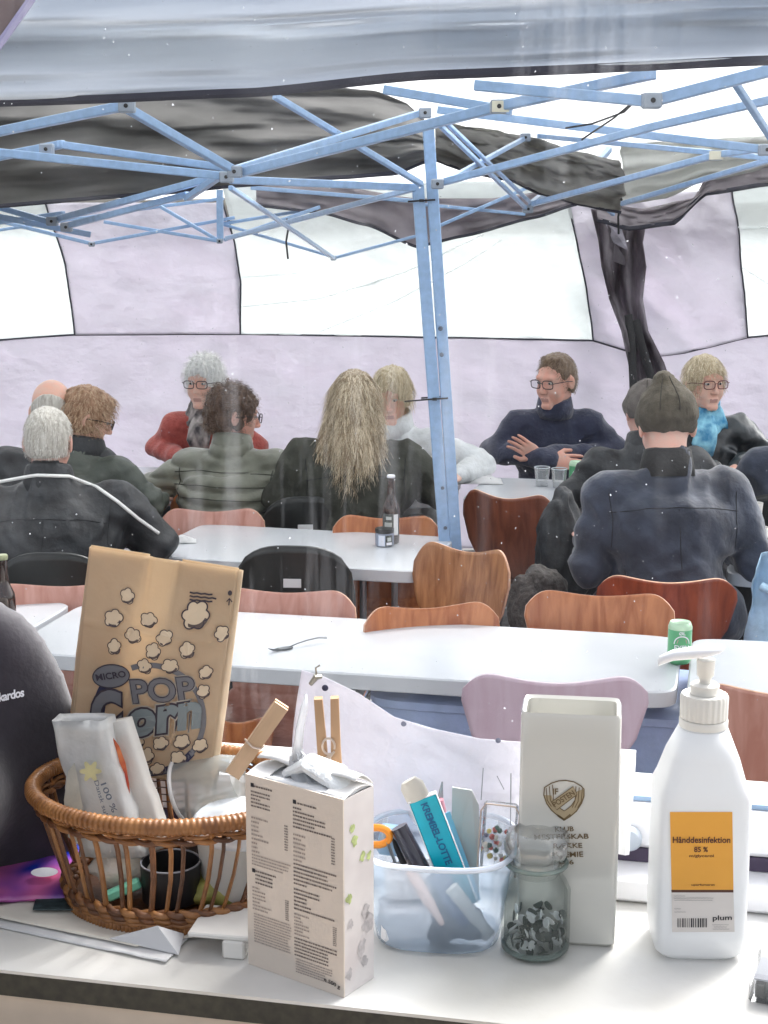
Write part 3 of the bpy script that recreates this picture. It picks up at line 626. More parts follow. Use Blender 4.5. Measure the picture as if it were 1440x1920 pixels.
# ================================================================ PEOPLE
def smin(a, b, k): h = np.clip(.5 + .5 * (a - b) / k, 0, 1); return a * (1 - h) + b * h - k * h * (1 - h)
def s_cap(P, a, b, ra, rb):
    a = np.array(a, np.float32); b = np.array(b, np.float32); pa = P - a; ba = b - a; h = np.clip((pa @ ba) / max(1e-9, float(ba @ ba)), 0, 1)
    return np.linalg.norm(pa - h[:, None] * ba, axis=1) - (ra + (rb - ra) * h)
def s_ell(P, c, r, rot=None):
    q = P - np.array(c, np.float32)
    if rot is not None: q = q @ np.array(rot, np.float32)      # columns = local axes
    r = np.array(r, np.float32); k0 = np.linalg.norm(q / r, axis=1); k1 = np.linalg.norm(q / (r * r), axis=1) + 1e-9
    return k0 * (k0 - 1) / k1
def s_eval(P, prims):
    d = np.full(len(P), 1e3, np.float32)
    for p in prims:
        op = p[0]; k = p[1]
        di = s_cap(P, *p[3:]) if p[2] == 'c' else s_ell(P, *p[3:])
        d = smin(d, di, k) if op == '+' else -smin(-d, di, k)
    return d
def nets(prims, lo, hi, h):
    lo = np.array(lo, float); n = [int(math.ceil((hi[i] - lo[i]) / h)) + 1 for i in range(3)]
    ax = [lo[i] + h * np.arange(n[i]) for i in range(3)]
    X = np.stack(np.meshgrid(*ax, indexing='ij'), -1).reshape(-1, 3).astype(np.float32)
    F = np.empty(len(X), np.float32)
    for s in range(0, len(X), 300000): F[s:s + 300000] = s_eval(X[s:s + 300000], prims)
    F = F.reshape(n); I = F < 0
    cs = [(i, j, k) for i in (0, 1) for j in (0, 1) for k in (0, 1)]
    S = sum(I[i:n[0] - 1 + i, j:n[1] - 1 + j, k:n[2] - 1 + k].astype(np.int8) for i, j, k in cs)
    idx = np.argwhere((S > 0) & (S < 8)); vid = np.full(S.shape, -1, np.int64); vid[tuple(idx.T)] = np.arange(len(idx))
    V = np.zeros((len(idx), 3)); C = np.zeros(len(idx))
    for a in cs:
        for d in range(3):
            if a[d]: continue
            b = list(a); b[d] = 1; ia = idx + a; ib = idx + b; fa = F[tuple(ia.T)]; fb = F[tuple(ib.T)]; m = (fa < 0) != (fb < 0)
            t = np.where(m, fa / np.where(m, fa - fb, 1), 0); V += np.where(m[:, None], ia + t[:, None] * (ib - ia), 0); C += m
    V = V / C[:, None] * h + lo
    Q = []
    for d in range(3):
        e, f_ = [(1, 2), (2, 0), (0, 1)][d]; sl0 = [slice(1, n[q] - 1) for q in range(3)]; sl0[d] = slice(0, n[d] - 1); sl1 = list(sl0); sl1[d] = slice(1, n[d])
        A = I[tuple(sl0)]; B_ = I[tuple(sl1)]; cr = np.argwhere(A != B_)
        base = cr + np.array([0 if q == d else 1 for q in range(3)]); flip = B_[tuple(cr.T)]
        def cell(oe, of):
            c = base.copy(); c[:, e] -= oe; c[:, f_] -= of; return vid[tuple(c.T)]
        q = np.stack([cell(1, 1), cell(0, 1), cell(0, 0), cell(1, 0)], 1); q[flip] = q[flip][:, ::-1]; Q.append(q)
    Q = np.concatenate(Q); Q = Q[(Q >= 0).all(1)]
    return V, Q
def nmesh(name, V, Q, ms, parent, mi=None, mods=None):
    me = bpy.data.meshes.new(name); me.from_pydata(V.tolist(), [], Q.tolist())
    for m in (ms if isinstance(ms, (list, tuple)) else [ms]): me.materials.append(m)
    if mi is not None: me.polygons.foreach_set('material_index', mi.astype(np.int32))
    me.polygons.foreach_set('use_smooth', [True] * len(me.polygons)); me.update()
    o = bpy.data.objects.new(name, me); COL.objects.link(o); o.parent = parent
    if mods: mods(o)
    return o
def normals(V, Q):
    N = np.zeros_like(V); a = V[Q[:, 2]] - V[Q[:, 0]]; b = V[Q[:, 3]] - V[Q[:, 1]]; f = np.cross(a, b)
    for k in range(4): np.add.at(N, Q[:, k], f)
    return N / (np.linalg.norm(N, axis=1)[:, None] + 1e-9)

def head_prims(s=1.0, fem=False, jaw=1.0):
    P = [('+', .02, 'e', (0, -.012, .035), (.074, .096, .088)), ('+', .03, 'e', (0, .022, -.02), (.064, .072, .085)),
         ('+', .025, 'e', (0, .034, -.072), (.046 * jaw, .048, .042)), ('+', .015, 'c', (-.012, .078, -.1), (.012, .078, -.1), .016, .016),
         ('+', .02, 'e', (.036, .062, -.036), (.022, .02, .024)), ('+', .02, 'e', (-.036, .062, -.036), (.022, .02, .024)),
         ('+', .014, 'c', (-.036, .08, .03), (.036, .08, .03), .012, .012),
         ('-', .014, 'e', (.031, .102, .009), (.017, .014, .012)), ('-', .014, 'e', (-.031, .102, .009), (.017, .014, .012)),
         ('+', .008, 'c', (0, .09, .015), (0, .110, -.028), .007, .0115), ('+', .006, 'e', (.010, .1, -.033), (.008, .009, .007)), ('+', .006, 'e', (-.010, .1, -.033), (.008, .009, .007)),
         ('+', .006, 'c', (-.018, .0875, -.0635), (.018, .0875, -.0635), .0055, .0055), ('+', .006, 'c', (-.015, .0865, -.0745), (.015, .0865, -.0745), .0062, .0062),
         ('-', .004, 'c', (-.02, .0975, -.069), (.02, .0975, -.069), .0028, .0028)]
    for q in (-1, 1):
        c, s_ = math.cos(.35 * q), math.sin(.35 * q)
        rot = ((c, -s_, 0), (s_, c, 0), (0, 0, 1))
        P += [('+', .006, 'e', (.078 * q, -.012, -.004), (.0075, .019, .031), rot), ('-', .005, 'e', (.086 * q, -.006, -.002), (.006, .010, .018), rot)]
    return P
def M3(yaw, pitch=0, roll=0): return (Matrix.Rotation(R(yaw), 4, 'Z') @ Matrix.Rotation(R(pitch), 4, 'X') @ Matrix.Rotation(R(roll), 4, 'Y'))
SK = {}
def skin(tone):
    return mat('skin ' + '%.2f' % tone[0], tone, .5, col2=tuple(min(1, c * f) for c, f in zip(tone, (1.12, .9, .85))), vscale=28, bump=.12, bscale=220, spec=.4)
M_lip = mat('lips', (.46, .25, .21), .5); M_eye = mat('eye white', (.5, .47, .44), .25); M_iris = mat('iris', (.03, .035, .045), .1)
M_glassframe = mat('dark glasses frame', (.02, .015, .02), .3); M_brown = mat('brown glasses frame', (.12, .03, .03), .3)
M_lens = clear('lens', milk=.03, gloss=.05)
def hair_mat(name, c, c2): return mat('hair ' + name, c, .55, col2=c2, vscale=90, stretch=(1, 1, .15), sheen=.2, detail=3)

def hand_prims(side, spread=.16, curl=.45):
    """right (+1) or left hand: wrist at the origin, fingers along +Y, palm facing -Z"""
    P = [('+', .012, 'e', (0, .045, 0), (.040, .05, .014)), ('+', .015, 'c', (0, -.03, 0), (0, .01, 0), .027, .027)]
    for i, (x, L, r) in enumerate(((-.030, .068, .0085), (-.010, .078, .009), (.010, .072, .0088), (.029, .056, .0078))):
        x *= side; a = Vector((x, .085, 0)); an = x * spread * 18 / side * 0 + (i - 1.4) * spread * side * .9
        d1 = Vector((math.sin(an), math.cos(an), -math.sin(curl * .5))); d2 = Vector((math.sin(an), math.cos(an), -math.sin(curl * 1.3))); d3 = Vector((math.sin(an), math.cos(an) * .8, -math.sin(curl * 2)))
        b = a + d1.normalized() * L * .45; c = b + d2.normalized() * L * .32; e = c + d3.normalized() * L * .26
        P += [('+', .004, 'c', tuple(a - Vector((0, .03, 0))), tuple(b), r * 1.05, r), ('+', .002, 'c', tuple(b), tuple(c), r, r * .9), ('+', .002, 'c', tuple(c), tuple(e), r * .9, r * .75)]
    t0 = Vector((-.032 * side, .03, -.004)); t1 = Vector((-.058 * side, .062, -.012)); t2 = Vector((-.062 * side, .092, -.016))
    P += [('+', .01, 'c', tuple(t0), tuple(t1), .013, .011), ('+', .003, 'c', tuple(t1), tuple(t2), .0105, .0085)]
    return P
_hand = {}
def hand_mesh(side, spread, curl):
    k = (side, spread, curl)
    if k not in _hand: _hand[k] = nets(hand_prims(side, spread, curl), (-.085, -.065, -.09), (.085, .19, .035), .0042)
    return _hand[k]
def rot_to(d, up=(0, 0, 1)):
    y = Vector(d).normalized(); z = Vector(up) - y * y.dot(Vector(up)); z.normalize(); x = y.cross(z); return Matrix((x, y, z)).transposed().to_4x4()

def hair_shell(parent, Mh, prims, cuts, m, strands, length, dirf, lo=(-.13, -.16, -.2), hi=(.13, .13, .16), h=.005, tuft=.006, width=.0011, seed=1, wav=.0, extra=None, droop=.5):
    r = random.Random(seed); V, Q = nets(prims + cuts, lo, hi, h)
    N = normals(V, Q)
    for i, p in enumerate(V):
        d = noise.noise(Vector((p[0] * 45 + seed, p[1] * 45, p[2] * 22))) * tuft + noise.noise(Vector((p[0] * 110, p[1] * 110 + seed, p[2] * 40))) * tuft * .5
        V[i] = p + N[i] * d
    # strands rooted on the shell
    verts = V.tolist(); faces = [tuple(q) for q in Q.tolist()]; mi = [0] * len(faces); nq = len(Q)
    for s in range(strands):
        q = Q[r.randrange(nq)]; p = Vector(V[q[0]]); n = Vector(N[q[0]]); d = Vector(dirf(p, n)).normalized(); L = length * r.uniform(.5, 1.15); ph = r.uniform(0, 6.3)
        side = n.cross(d); side = side.normalized() if side.length > .01 else Vector((1, 0, 0)); w = width * r.uniform(.6, 1.3); base = len(verts); K = 5
        side2 = (side + n * r.uniform(-.8, .8)).normalized(); drift = Vector((r.gauss(0, .25), r.gauss(0, .25), r.gauss(0, .12)))
        for k in range(K):
            t = k / (K - 1); c = p + (d + drift * t * .6) * (L * t) + n * (.002 + L * .18 * math.sin(t * 2.2)) + Vector((0, 0, -1)) * L * droop * t * t + side * math.sin(ph + t * 7) * wav
            ww = w * (1.15 - t * .8); verts.append(list(c + side2 * ww)); verts.append(list(c - side2 * ww))
        for k in range(K - 1): faces.append((base + 2 * k, base + 2 * k + 1, base + 2 * k + 3, base + 2 * k + 2)); mi.append(1 if noise.noise(Vector((p.x * 70, p.y * 70, p.z * 10))) + r.gauss(0, .45) > 0 else 0)
    me = bpy.data.meshes.new('hair'); me.from_pydata([tuple(Mh @ Vector(v)) for v in verts], [], faces)
    for x in m: me.materials.append(x)
    me.polygons.foreach_set('material_index', mi); me.polygons.foreach_set('use_smooth', [True] * len(faces)); me.update()
    o = bpy.data.objects.new('hair', me); COL.objects.link(o); o.parent = parent; return o
def cran(g, dz=0): return [('+', .02, 'e', (0, -.014, .036 + dz), (.074 + g, .096 + g, .088 + g)), ('+', .03, 'e', (0, -.03, -.02), (.066 + g, .075 + g, .075))]
FACECUT = [('-', .012, 'e', (0, .125, -.045), (.1, .09, .13))]
def d_down(p, n): return (n.x * .5, n.y * .5 - .1, -1)
def d_back(p, n): return (n.x * .4, -.7, -.4 + .5 * max(0, n.z))
def d_fluff(p, n): return (n.x + .4 * noise.noise(p * 40), n.y + .4 * noise.noise(p * 40 + Vector((9, 0, 0))), n.z * .8 - .3)
def d_fringe(p, n): return (n.x * .35 + .25, n.y * .5 + .55 * (p.y > -.02), -.55 if p.y > .0 else -.9)

def glasses(parent, Mh, m, big=1.0):
    g = MB()
    for q in (-1, 1):
        cx = .0335 * q; w = .0265 * big; hgt = .0185 * big; pts = []
        for j in range(24):
            a = 2 * math.pi * j / 24; c, s_ = math.cos(a), math.sin(a); x = w * math.copysign(abs(c) ** .55, c); z = hgt * math.copysign(abs(s_) ** .6, s_)
            pts.append((cx + x, .112 - abs(cx + x) * .10, .006 + z))
        g.tube(pts, .0021, 6, closed=True)
        g.tube([(cx + w * q, .107, .012), (.074 * q, .095, .014), (.083 * q, .03, .010), (.083 * q, -.012, .002)], .0018, 6)
    g.tube([(-.008, .112, .010), (0, .1135, .013), (.008, .112, .010)], .0018, 6)
    g.v = [tuple(Mh @ Vector(p)) for p in g.v]; o = g.build('glasses', m, parent)
    l = MB()
    for q in (-1, 1):
        cx = .0335 * q; l.grid(lambda u, v: (cx + (u - .5) * .05 * big, .1115 - abs(cx + (u - .5) * .05) * .10, .006 + (v - .5) * .034 * big), 2, 2)
    l.v = [tuple(Mh @ Vector(p)) for p in l.v]; l.build('lens', M_lens, o, smooth=False)
    return o

PEOPLE = {}
def person(label, px, py_top, Y, face, lean=12, head=(0, 0, 0), bulk=1.0, tone=(.60, .385, .31), cloth=None, arms=None, hairf=None, gl=None, collar=None, fem=False, wrinkle=.012, puffer=0, topz=None, group='people seated at the tables', hand=(.16, .45), trousers=None, headoff=(0, 0), hscale=1.0, waist=1.0, sc=1.0, name='person', shift=(0, 0)):
    L = R(lean); sn, cs = math.sin(L), math.cos(L)
    top = W(px, py_top, Y)
    # local skeleton, seated, facing +Y
    pel = Vector((0, 0, .50)); chest = pel + Vector((0, sn * .30, cs * .30)); nb = pel + Vector((0, sn * .50, cs * .50))
    Hm = M3(*head)
    hc = nb + Vector((headoff[0], .035 + headoff[1], .135)); Mh = Matrix.Translation(hc) @ Hm @ Matrix.Scale(hscale, 4)
    topl = hc + Hm.to_3x3() @ Vector((0, -.01, .127)) * hscale
    dz = top.z - topl.z
    a = R(face); Rz = Matrix.Rotation(a, 4, 'Z'); off = Rz @ Vector((topl.x, topl.y, 0))
    loc = Vector((top.x - off.x + shift[0], top.y - off.y + shift[1], 0))
    t = thing(name, label, 'person', loc, face, group)
    U = Vector((0, 0, dz)); pel += U; chest += U; nb += U; hc += U; Mh = Matrix.Translation(U) @ Mh
    shw = .155 * bulk; rb_ = bulk ** .35
    sh = {q: nb + Vector((q * shw, 0.0, -.085)) for q in (-1, 1)}
    arms = arms or {}
    tz = .73
    A = {}
    for q in (-1, 1):
        el, wr_ = arms.get(q, ((.26 * q, .20, tz + .06), (.09 * q, .38, tz + .045)))
        A[q] = (Vector(el), Vector(wr_))
    # body: head, neck, chest in one fine surface; arms end in hands
    inv_ = Mh.inverted()
    nbl = inv_ @ (nb + Vector((0, -.01, .0))); shl = {q: inv_ @ (sh[q] + Vector((-q * .06, 0, .01))) for q in (-1, 1)}; chl = inv_ @ (chest + Vector((0, 0, .05)))
    hp = head_prims(fem=fem) + [('+', .02, 'c', (0, -.028, -.055), tuple(nbl), .052 if not fem else .046, .056), ('+', .03, 'c', tuple(shl[-1]), tuple(shl[1]), .045, .045), ('+', .05, 'c', tuple(nbl), tuple(chl), .048, .08)]
    lo = [min(-.10, nbl[i] - .1 if i != 2 else nbl[2] - .06) for i in range(3)]; hi = [max(.1, nbl[i] + .1) for i in range(3)]
    lo = (min(-.1, lo[0]), min(-.125, lo[1]), min(-.16, lo[2])); hi = (max(.1, hi[0]), .135, .135)
    V, Q = nets(hp, lo, hi, .0046); c = V[Q].mean(1)
    lips = (c[:, 2] > -.0775) & (c[:, 2] < -.0615) & (np.abs(c[:, 0]) < .0195) & (c[:, 1] > .086); mi = lips.astype(int)
    Vw = np.array([list(Mh @ Vector(p)) for p in V])
    Vs = [Vw]; Qs = [Q]; Ms = [mi]; n = len(Vw)
    for q in (-1, 1):
        el, wr_ = A[q]; HV, HQ = hand_mesh(q, *hand); d = (wr_ - el); up = (0, 0, 1) if (q, 'up') not in arms else arms[(q, 'up')]
        d2 = d if (q, 'dir') not in arms else Vector(arms[(q, 'dir')])
        M_ = Matrix.Translation(wr_) @ rot_to(d2, up); Vs.append(np.array([list(M_ @ Vector(p)) for p in HV])); Qs.append(HQ + n); n += len(HV); Ms.append(np.zeros(len(HQ), int))
    body = nmesh('body', np.concatenate(Vs), np.concatenate(Qs), [skin(tone), M_lip], t, np.concatenate(Ms))
    if not (abs(face) < 60 and abs(head[0]) < 50) or True:
        for q in (-1, 1):
            e = MB(); e.ball((.031 * q, .0805, .0085), (.0125, .0125, .0072), 14, 10); e.ball((.031 * q + .001, .0908, .0085), (.0050, .0030, .0050), 10, 6, mi=1)
            e.v = [tuple(Mh @ Vector(p)) for p in e.v]; e.build('eye', [M_eye, M_iris], t)
    # clothing: one continuous garment
    b = bulk
    cl = [('+', .05, 'c', tuple(pel + Vector((-.075 * waist, .02, .0))), tuple(pel + Vector((.075 * waist, .02, 0))), .122, .122),
          ('+', .07, 'c', tuple(chest + Vector((-.075 * b, .0, 0))), tuple(chest + Vector((.075 * b, 0, 0))), .118 * rb_, .118 * rb_),
          ('+', .07, 'c', tuple(pel + Vector((0, .01, .1))), tuple(chest), .125 * waist ** .5, .12 * rb_),
          ('+', .05, 'c', tuple(sh[-1] + Vector((.02, 0, 0))), tuple(sh[1] - Vector((.02, 0, 0))), .064 * rb_, .064 * rb_),
          ('+', .04, 'c', tuple(nb + Vector((0, -.015, -.03))), tuple(nb + Vector((0, -.01, .02 if not collar else .035))), .092, .062 if not collar else .066)]
    for q in (-1, 1):
        el, wr_ = A[q]; cl += [('+', .05, 'c', tuple(sh[q]), tuple(el), .064 * rb_, .054 * rb_), ('+', .025, 'c', tuple(el), tuple(wr_ - (wr_ - el).normalized() * .015), .055 * rb_, .042)]
    cl += [('-', .01, 'c', tuple(nb + Vector((0, -.005, .04))), tuple(hc + Vector((0, .0, -.05))), .06 if collar else .075, .075)] if not collar else [('-', .008, 'c', tuple(nb + Vector((0, 0, .02))), tuple(hc + Vector((0, 0, -.02))), .057, .075)]
    pts = [pel, chest, nb, sh[1], sh[-1]] + [x for q in (-1, 1) for x in A[q]]
    lo = [min(p[i] for p in pts) - .16 for i in range(3)]; hi = [max(p[i] for p in pts) + .16 for i in range(3)]
    lo[2] = pel.z - .15; hi[2] = nb.z + .09
    V, Q = nets(cl, lo, hi, .0105); N = normals(V, Q); sd_ = sum(map(ord, label)) % 97
    for i in range(len(V)):
        p = V[i]; sx_ = abs(p[0]); q1 = noise.noise(Vector((p[0] * 3 + sd_, p[1] * 3, p[2] * 3))) * .6
        d = wrinkle * (.9 * fbm(p[0] * 4.5 + sd_, p[1] * 4.5, p[2] * 5, 2) + 1.1 * (1 - abs(noise.noise(Vector((sx_ * 5 - p[2] * 9 + q1 * 3, p[1] * 5, p[2] * 4 + sx_ * 8 + sd_)))) * 3.2) * .5 + .45 * noise.noise(Vector((p[0] * 18 + p[2] * 14, p[1] * 16 + sd_, p[2] * 12))))
        if puffer: d += puffer * (abs(math.sin((p[2] - p[1] * .3) * math.pi / .052)) ** .6 - .6)
        V[i] = p + N[i] * d
    top_ = nmesh('jacket' if cloth[1] != 'sweater' else 'sweater', V, Q, cloth[0], t)
    # legs, bent under the table
    lg = []
    for q in (-1, 1):
        hip = pel + Vector((q * .09, .02, -.03)); kn = Vector((q * .12, .45, .50)); an = Vector((q * .12, .46, .10))
        lg += [('+', .03, 'c', tuple(hip), tuple(kn), .085, .065), ('+', .02, 'c', tuple(kn), tuple(an), .062, .045)]
    lg += [('+', .05, 'c', tuple(pel + Vector((-.07, 0, -.03))), tuple(pel + Vector((.07, 0, -.03))), .115, .115)]
    V, Q = nets(lg, (-.28, -.16, .04), (.28, .56, pel.z + .12), .02); nmesh('trousers', V, Q, trousers or M_trou, t)
    for q in (-1, 1):
        s_ = MB(); s_.ball((q * .12, .51, .045), (.045, .13, .043), 12, 8); s_.build('shoe', M_blk, t)
    PEOPLE[label] = (t, Mh, top_)
    if collar:
        c_ = MB(); pr = []
        for k, (dzz, rr) in enumerate(((-.03, .088), (.015, .082), (.055, .074), (.062, .069), (.0, .066))):
            pr.append([(rr * math.cos(a_) * 1.05 + nb.x, nb.y + .0 + rr * math.sin(a_) * 1.12 + .012 * (dzz > 0), nb.z + dzz - .018 * math.sin(a_)) for a_ in [2 * math.pi * j / 36 for j in range(36)]])
        c_.loft(pr, cap0=False, cap1=False); c_.build('collar', collar, t, angle=180, mods=solid(.004))
    if hairf: hairf(t, Mh)
    if gl: glasses(t, Mh, gl)
    return t, Mh, top_, dict(nb=nb, hc=hc, chest=chest, pel=pel, sh=sh, A=A)

M_trou = mat('dark trousers', (.03, .032, .042), .8, var=.3, vscale=12, bump=.3)
M_navy = mat('navy cotton', (.016, .02, .048), .85, col2=(.03, .036, .075), vscale=16, bump=.5, bscale=60, sheen=.3)
M_navy2 = mat('slate navy cloth', (.012, .016, .03), .8, col2=(.035, .045, .075), vscale=9, bump=.5, bscale=30, sheen=.3)
M_blackj = mat('black jacket cloth', (.008, .009, .011), .6, col2=(.028, .031, .036), vscale=14, bump=.6, bscale=30)
M_olive = mat('olive puffer nylon', (.13, .135, .10), .5, col2=(.21, .215, .17), vscale=10, bump=.4, bscale=30, sheen=.2)
M_dolive = mat('dark olive cotton', (.025, .026, .019), .85, col2=(.05, .052, .04), vscale=9, bump=.5, bscale=40)
M_red = mat('brick red knit', (.30, .045, .035), .85, col2=(.42, .08, .06), vscale=40, bump=.5, bscale=120, sheen=.3)
M_fleece = mat('white fleece', (.62, .64, .64), .9, col2=(.75, .77, .78), vscale=20, bump=.5, bscale=60)
M_leather = mat('black leather', (.016, .02, .024), .28, col2=(.035, .045, .05), vscale=8, bump=.7, bscale=18, coat=.3)
M_green = mat('dark green nylon', (.04, .05, .04), .5, col2=(.08, .09, .075), vscale=12, bump=.5, bscale=25)
M_colblk = mat('black ribbed collar', (.012, .012, .012), .8, bump=.4, bscale=80)
H_grey = [hair_mat('silver', (.36, .33, .28), (.62, .60, .55)), hair_mat('silver2', (.55, .52, .47), (.78, .76, .72))]
H_white = [hair_mat('white', (.55, .55, .53), (.80, .80, .78)), hair_mat('white2', (.7, .7, .68), (.9, .9, .88))]
H_red = [hair_mat('strawberry', (.28, .15, .08), (.42, .26, .16)), hair_mat('strawberry2', (.45, .30, .18), (.6, .45, .3))]
H_br = [hair_mat('brown', (.07, .04, .028), (.15, .09, .06)), hair_mat('brown2', (.16, .10, .07), (.24, .16, .11))]
H_man = [hair_mat('short brown', (.10, .06, .035), (.20, .13, .08)), hair_mat('short brown2', (.22, .15, .09), (.34, .25, .16))]
H_bl = [hair_mat('ash blonde', (.24, .17, .10), (.42, .32, .20)), hair_mat('ash blonde2', (.58, .47, .32), (.84, .74, .56))]
H_lb = [hair_mat('light blonde', (.42, .33, .2), (.66, .56, .38)), hair_mat('light blonde2', (.62, .52, .35), (.82, .74, .56))]

EARS = [('-', .01, 'e', (.090, .0, -.015), (.024, .036, .048)), ('-', .01, 'e', (-.090, .0, -.015), (.024, .036, .048))]
NECK = [('-', .02, 'e', (0, -.02, -.150), (.16, .18, .085))]
def short_hair(m, g=.006, n=1600, ln=.012, f=d_down, cut=None, tuft=.004, droop=.1, **k):
    return lambda t, Mh: hair_shell(t, Mh, cran(g), (cut or FACECUT) + NECK + EARS, m, n, ln, f, tuft=tuft, droop=droop, **k)
def ear_len(m, g=.014, n=2200, ln=.035, f=d_fringe, low=-.08, face=(.074, .088, .118), **k):
    return lambda t, Mh: hair_shell(t, Mh, cran(g), [('-', .012, 'e', (0, .128, -.05), face)] + [('-', .02, 'e', (0, -.0, low - .09), (.2, .2, .08))], m, n, ln, f, **k)
M_whp = mat('white piping', (.8, .8, .78), .6)
# bald man at the far table, behind the silver haired man
def fringe(t, Mh): hair_shell(t, Mh, cran(.003), [('-', .01, 'e', (0, .03, .09), (.12, .13, .10)), ('-', .01, 'e', (0, .12, -.03), (.1, .11, .12))] + NECK, H_grey, 300, .006, d_down, tuft=.002)
person('bald man in a dark jacket seen from behind, at the far left table', 96, 710, 6.1, 4, 12, (0, -4, 0), 1.2, (.68, .45, .36), (M_blackj, 'j'), hairf=fringe, hscale=1.05)
# silver haired man in the piped jacket
pA_ = person('silver haired man seen from behind, black jacket with white piping, front left', 90, 762, 5.3, 4, 12, (-4, -10, 0), 1.55, (.64, .40, .33), (M_blackj, 'j'), collar=M_blackj, hairf=short_hair(H_grey, .003, 3600, .010, d_down, tuft=.003, cut=FACECUT + [('-', .02, 'e', (0, -.02, -.135), (.16, .18, .085))]),
             arms={1: ((.36, .12, .78), (.22, .38, .78)), -1: ((-.36, .12, .78), (-.22, .38, .78))}, waist=1.7, wrinkle=.016, hscale=1.0)
def piping(P, pix, rad=.006, m=None, name='piping'):
    """a cord laid on the back of the garment along measured points"""
    t, Mh, top, _ = P; me = top.data; bv = BVHTree.FromPolygons([v.co for v in me.vertices], [tuple(p.vertices) for p in me.polygons]); out = []
    Mi = t.matrix_basis.inverted(); C = Mi @ Vector((0, 0, CAM_H)); pp = []
    for i in range(len(pix) - 1):
        for j in range(5): k = j / 5; pp.append((pix[i][0] * (1 - k) + pix[i + 1][0] * k, pix[i][1] * (1 - k) + pix[i + 1][1] * k))
    for x, y in pp + [pix[-1]]:
        d = (Mi.to_3x3() @ ray(x, y)).normalized(); h = bv.ray_cast(C, d)
        if h[0] is not None: out.append(h[0] - d * .003)
    k = MB(); k.tube(out, rad, 6); return k.build(name, m or M_whp, t)
piping(pA_, [(-90, 935), (-40, 915), (10, 898), (70, 891), (130, 893), (180, 912), (220, 940), (260, 973), (298, 1000)], .0062)
def seams(P, lines, rad=.0016, m=None):
    """stitched seams on the back of a jacket, given in local (x, height under the neck)"""
    t, Mh, top, d = P; me = top.data; bv = BVHTree.FromPolygons([v.co for v in me.vertices], [tuple(p.vertices) for p in me.polygons])
    for L_ in lines:
        out = []
        for i in range(len(L_) - 1):
            for j in range(7):
                k = j / 6; x = L_[i][0] * (1 - k) + L_[i + 1][0] * k; z = d['nb'].z - (L_[i][1] * (1 - k) + L_[i + 1][1] * k); h = bv.ray_cast(Vector((x, -1.2, z)), Vector((0, 1, 0)))
                if h[0] is not None: out.append(h[0] + Vector((0, -.0006, 0)))
        if len(out) > 3: k_ = MB(); k_.tube(out, rad, 5); k_.build('seam', m or M_blk, t)
def yoke(w, y=.12): return [[(-w, y + .02), (-w * .5, y), (0, y - .005), (w * .5, y), (w, y + .02)], [(w, .07), (w * .96, .15), (w * .98, .26)], [(-w, .07), (-w * .96, .15), (-w * .98, .26)]]
seams(pA_, yoke(.22, .10) + [[(0, .10), (0, .45)]], .0014, mat('dark stitch', (.008, .009, .012), .8))
# woman in profile with reddish hair
def bob(t, Mh):
    hair_shell(t, Mh, cran(.013) + [('+', .02, 'e', (0, .055, .088), (.055, .035, .03))], [('-', .012, 'e', (0, .128, -.05), (.09, .085, .118)), ('-', .02, 'e', (0, 0, -.155), (.2, .2, .08))], H_red, 2200, .034, d_fringe, tuft=.009, wav=.003, seed=4, droop=.2)
person('woman in profile with strawberry blonde hair and dark glasses, green jacket, far left', 176, 729, 6.1, -30, 20, (-42, -20, 0), 1.1, (.68, .46, .38), (M_green, 'j'), collar=M_blackj, gl=M_glassframe, hairf=bob, fem=True, wrinkle=.014, hscale=.95, waist=1.3,
       arms={1: ((.30, .22, .80), (.2, .40, .78)), -1: ((-.26, .18, .80), (-.1, .40, .78))})
# white haired woman in red
def scarf(P, m, z0=-.09, wide=.085, tail=True):
    t, Mh, top, d = P; nb = d['nb']; k = MB(); sec = []
    for kk, (dz, rr) in enumerate(((-.055, wide + .02), (-.02, wide + .012), (.02, wide), (.045, wide - .008), (.05, wide - .02), (.03, wide - .025))):
        sec.append([(nb.x + rr * math.cos(a) * (1 + .1 * math.sin(a * 5 + kk)), nb.y + .01 + rr * 1.1 * math.sin(a) * (1 + .08 * math.sin(a * 7 + kk * 2)), nb.z + dz - .03 * math.sin(a) + .01 * math.sin(a * 6 + kk * 1.7)) for a in [2 * math.pi * j / 48 for j in range(48)]])
    k.loft(sec, cap0=False, cap1=False)
    if tail:
        k.tube([(nb.x, nb.y + .09, nb.z - .0), (nb.x + .01, nb.y + .125, nb.z - .07), (nb.x + .02, nb.y + .13, nb.z - .13), (nb.x + .01, nb.y + .12, nb.z - .19)], [.03, .05, .055, .035], 14, flat=.45, up=(0, 1, 0))
    k.v = [tuple(Vector(q) + Vector((0, .012 * fbm(q[0] * 22, q[1] * 22, q[2] * 22, 3), .008 * fbm(q[0] * 30, q[2] * 30, 4, 3)))) for q in k.v]
    return k.build('scarf', m, t, angle=180, mods=solid(.005))
M_scdk = mat('striped dark scarf', (.02, .015, .02), .8, col2=(.4, .36, .34), vscale=26, stretch=(1, 1, .6), detail=2)
M_scbl = mat('turquoise scarf', (.01, .20, .42), .7, col2=(.30, .66, .80), vscale=24, detail=5, bump=.5, bscale=30)
P4 = person('white haired woman with glasses, red cardigan and dark scarf, facing the window', 390, 669, 7.45, 178, 18, (-14, -2, 0), .98, (.68, .46, .39), (M_red, 'sweater'), gl=M_glassframe, hairf=ear_len(H_white, .016, 3000, .022, d_fluff, -.03, tuft=.009, wav=.003, droop=.1), fem=True, waist=1.1,
            arms={1: ((.25, .12, .80), (.08, .34, .775)), -1: ((-.24, .12, .80), (-.06, .34, .775))}, shift=(-.02, 0))
scarf(P4, M_scdk, wide=.075)
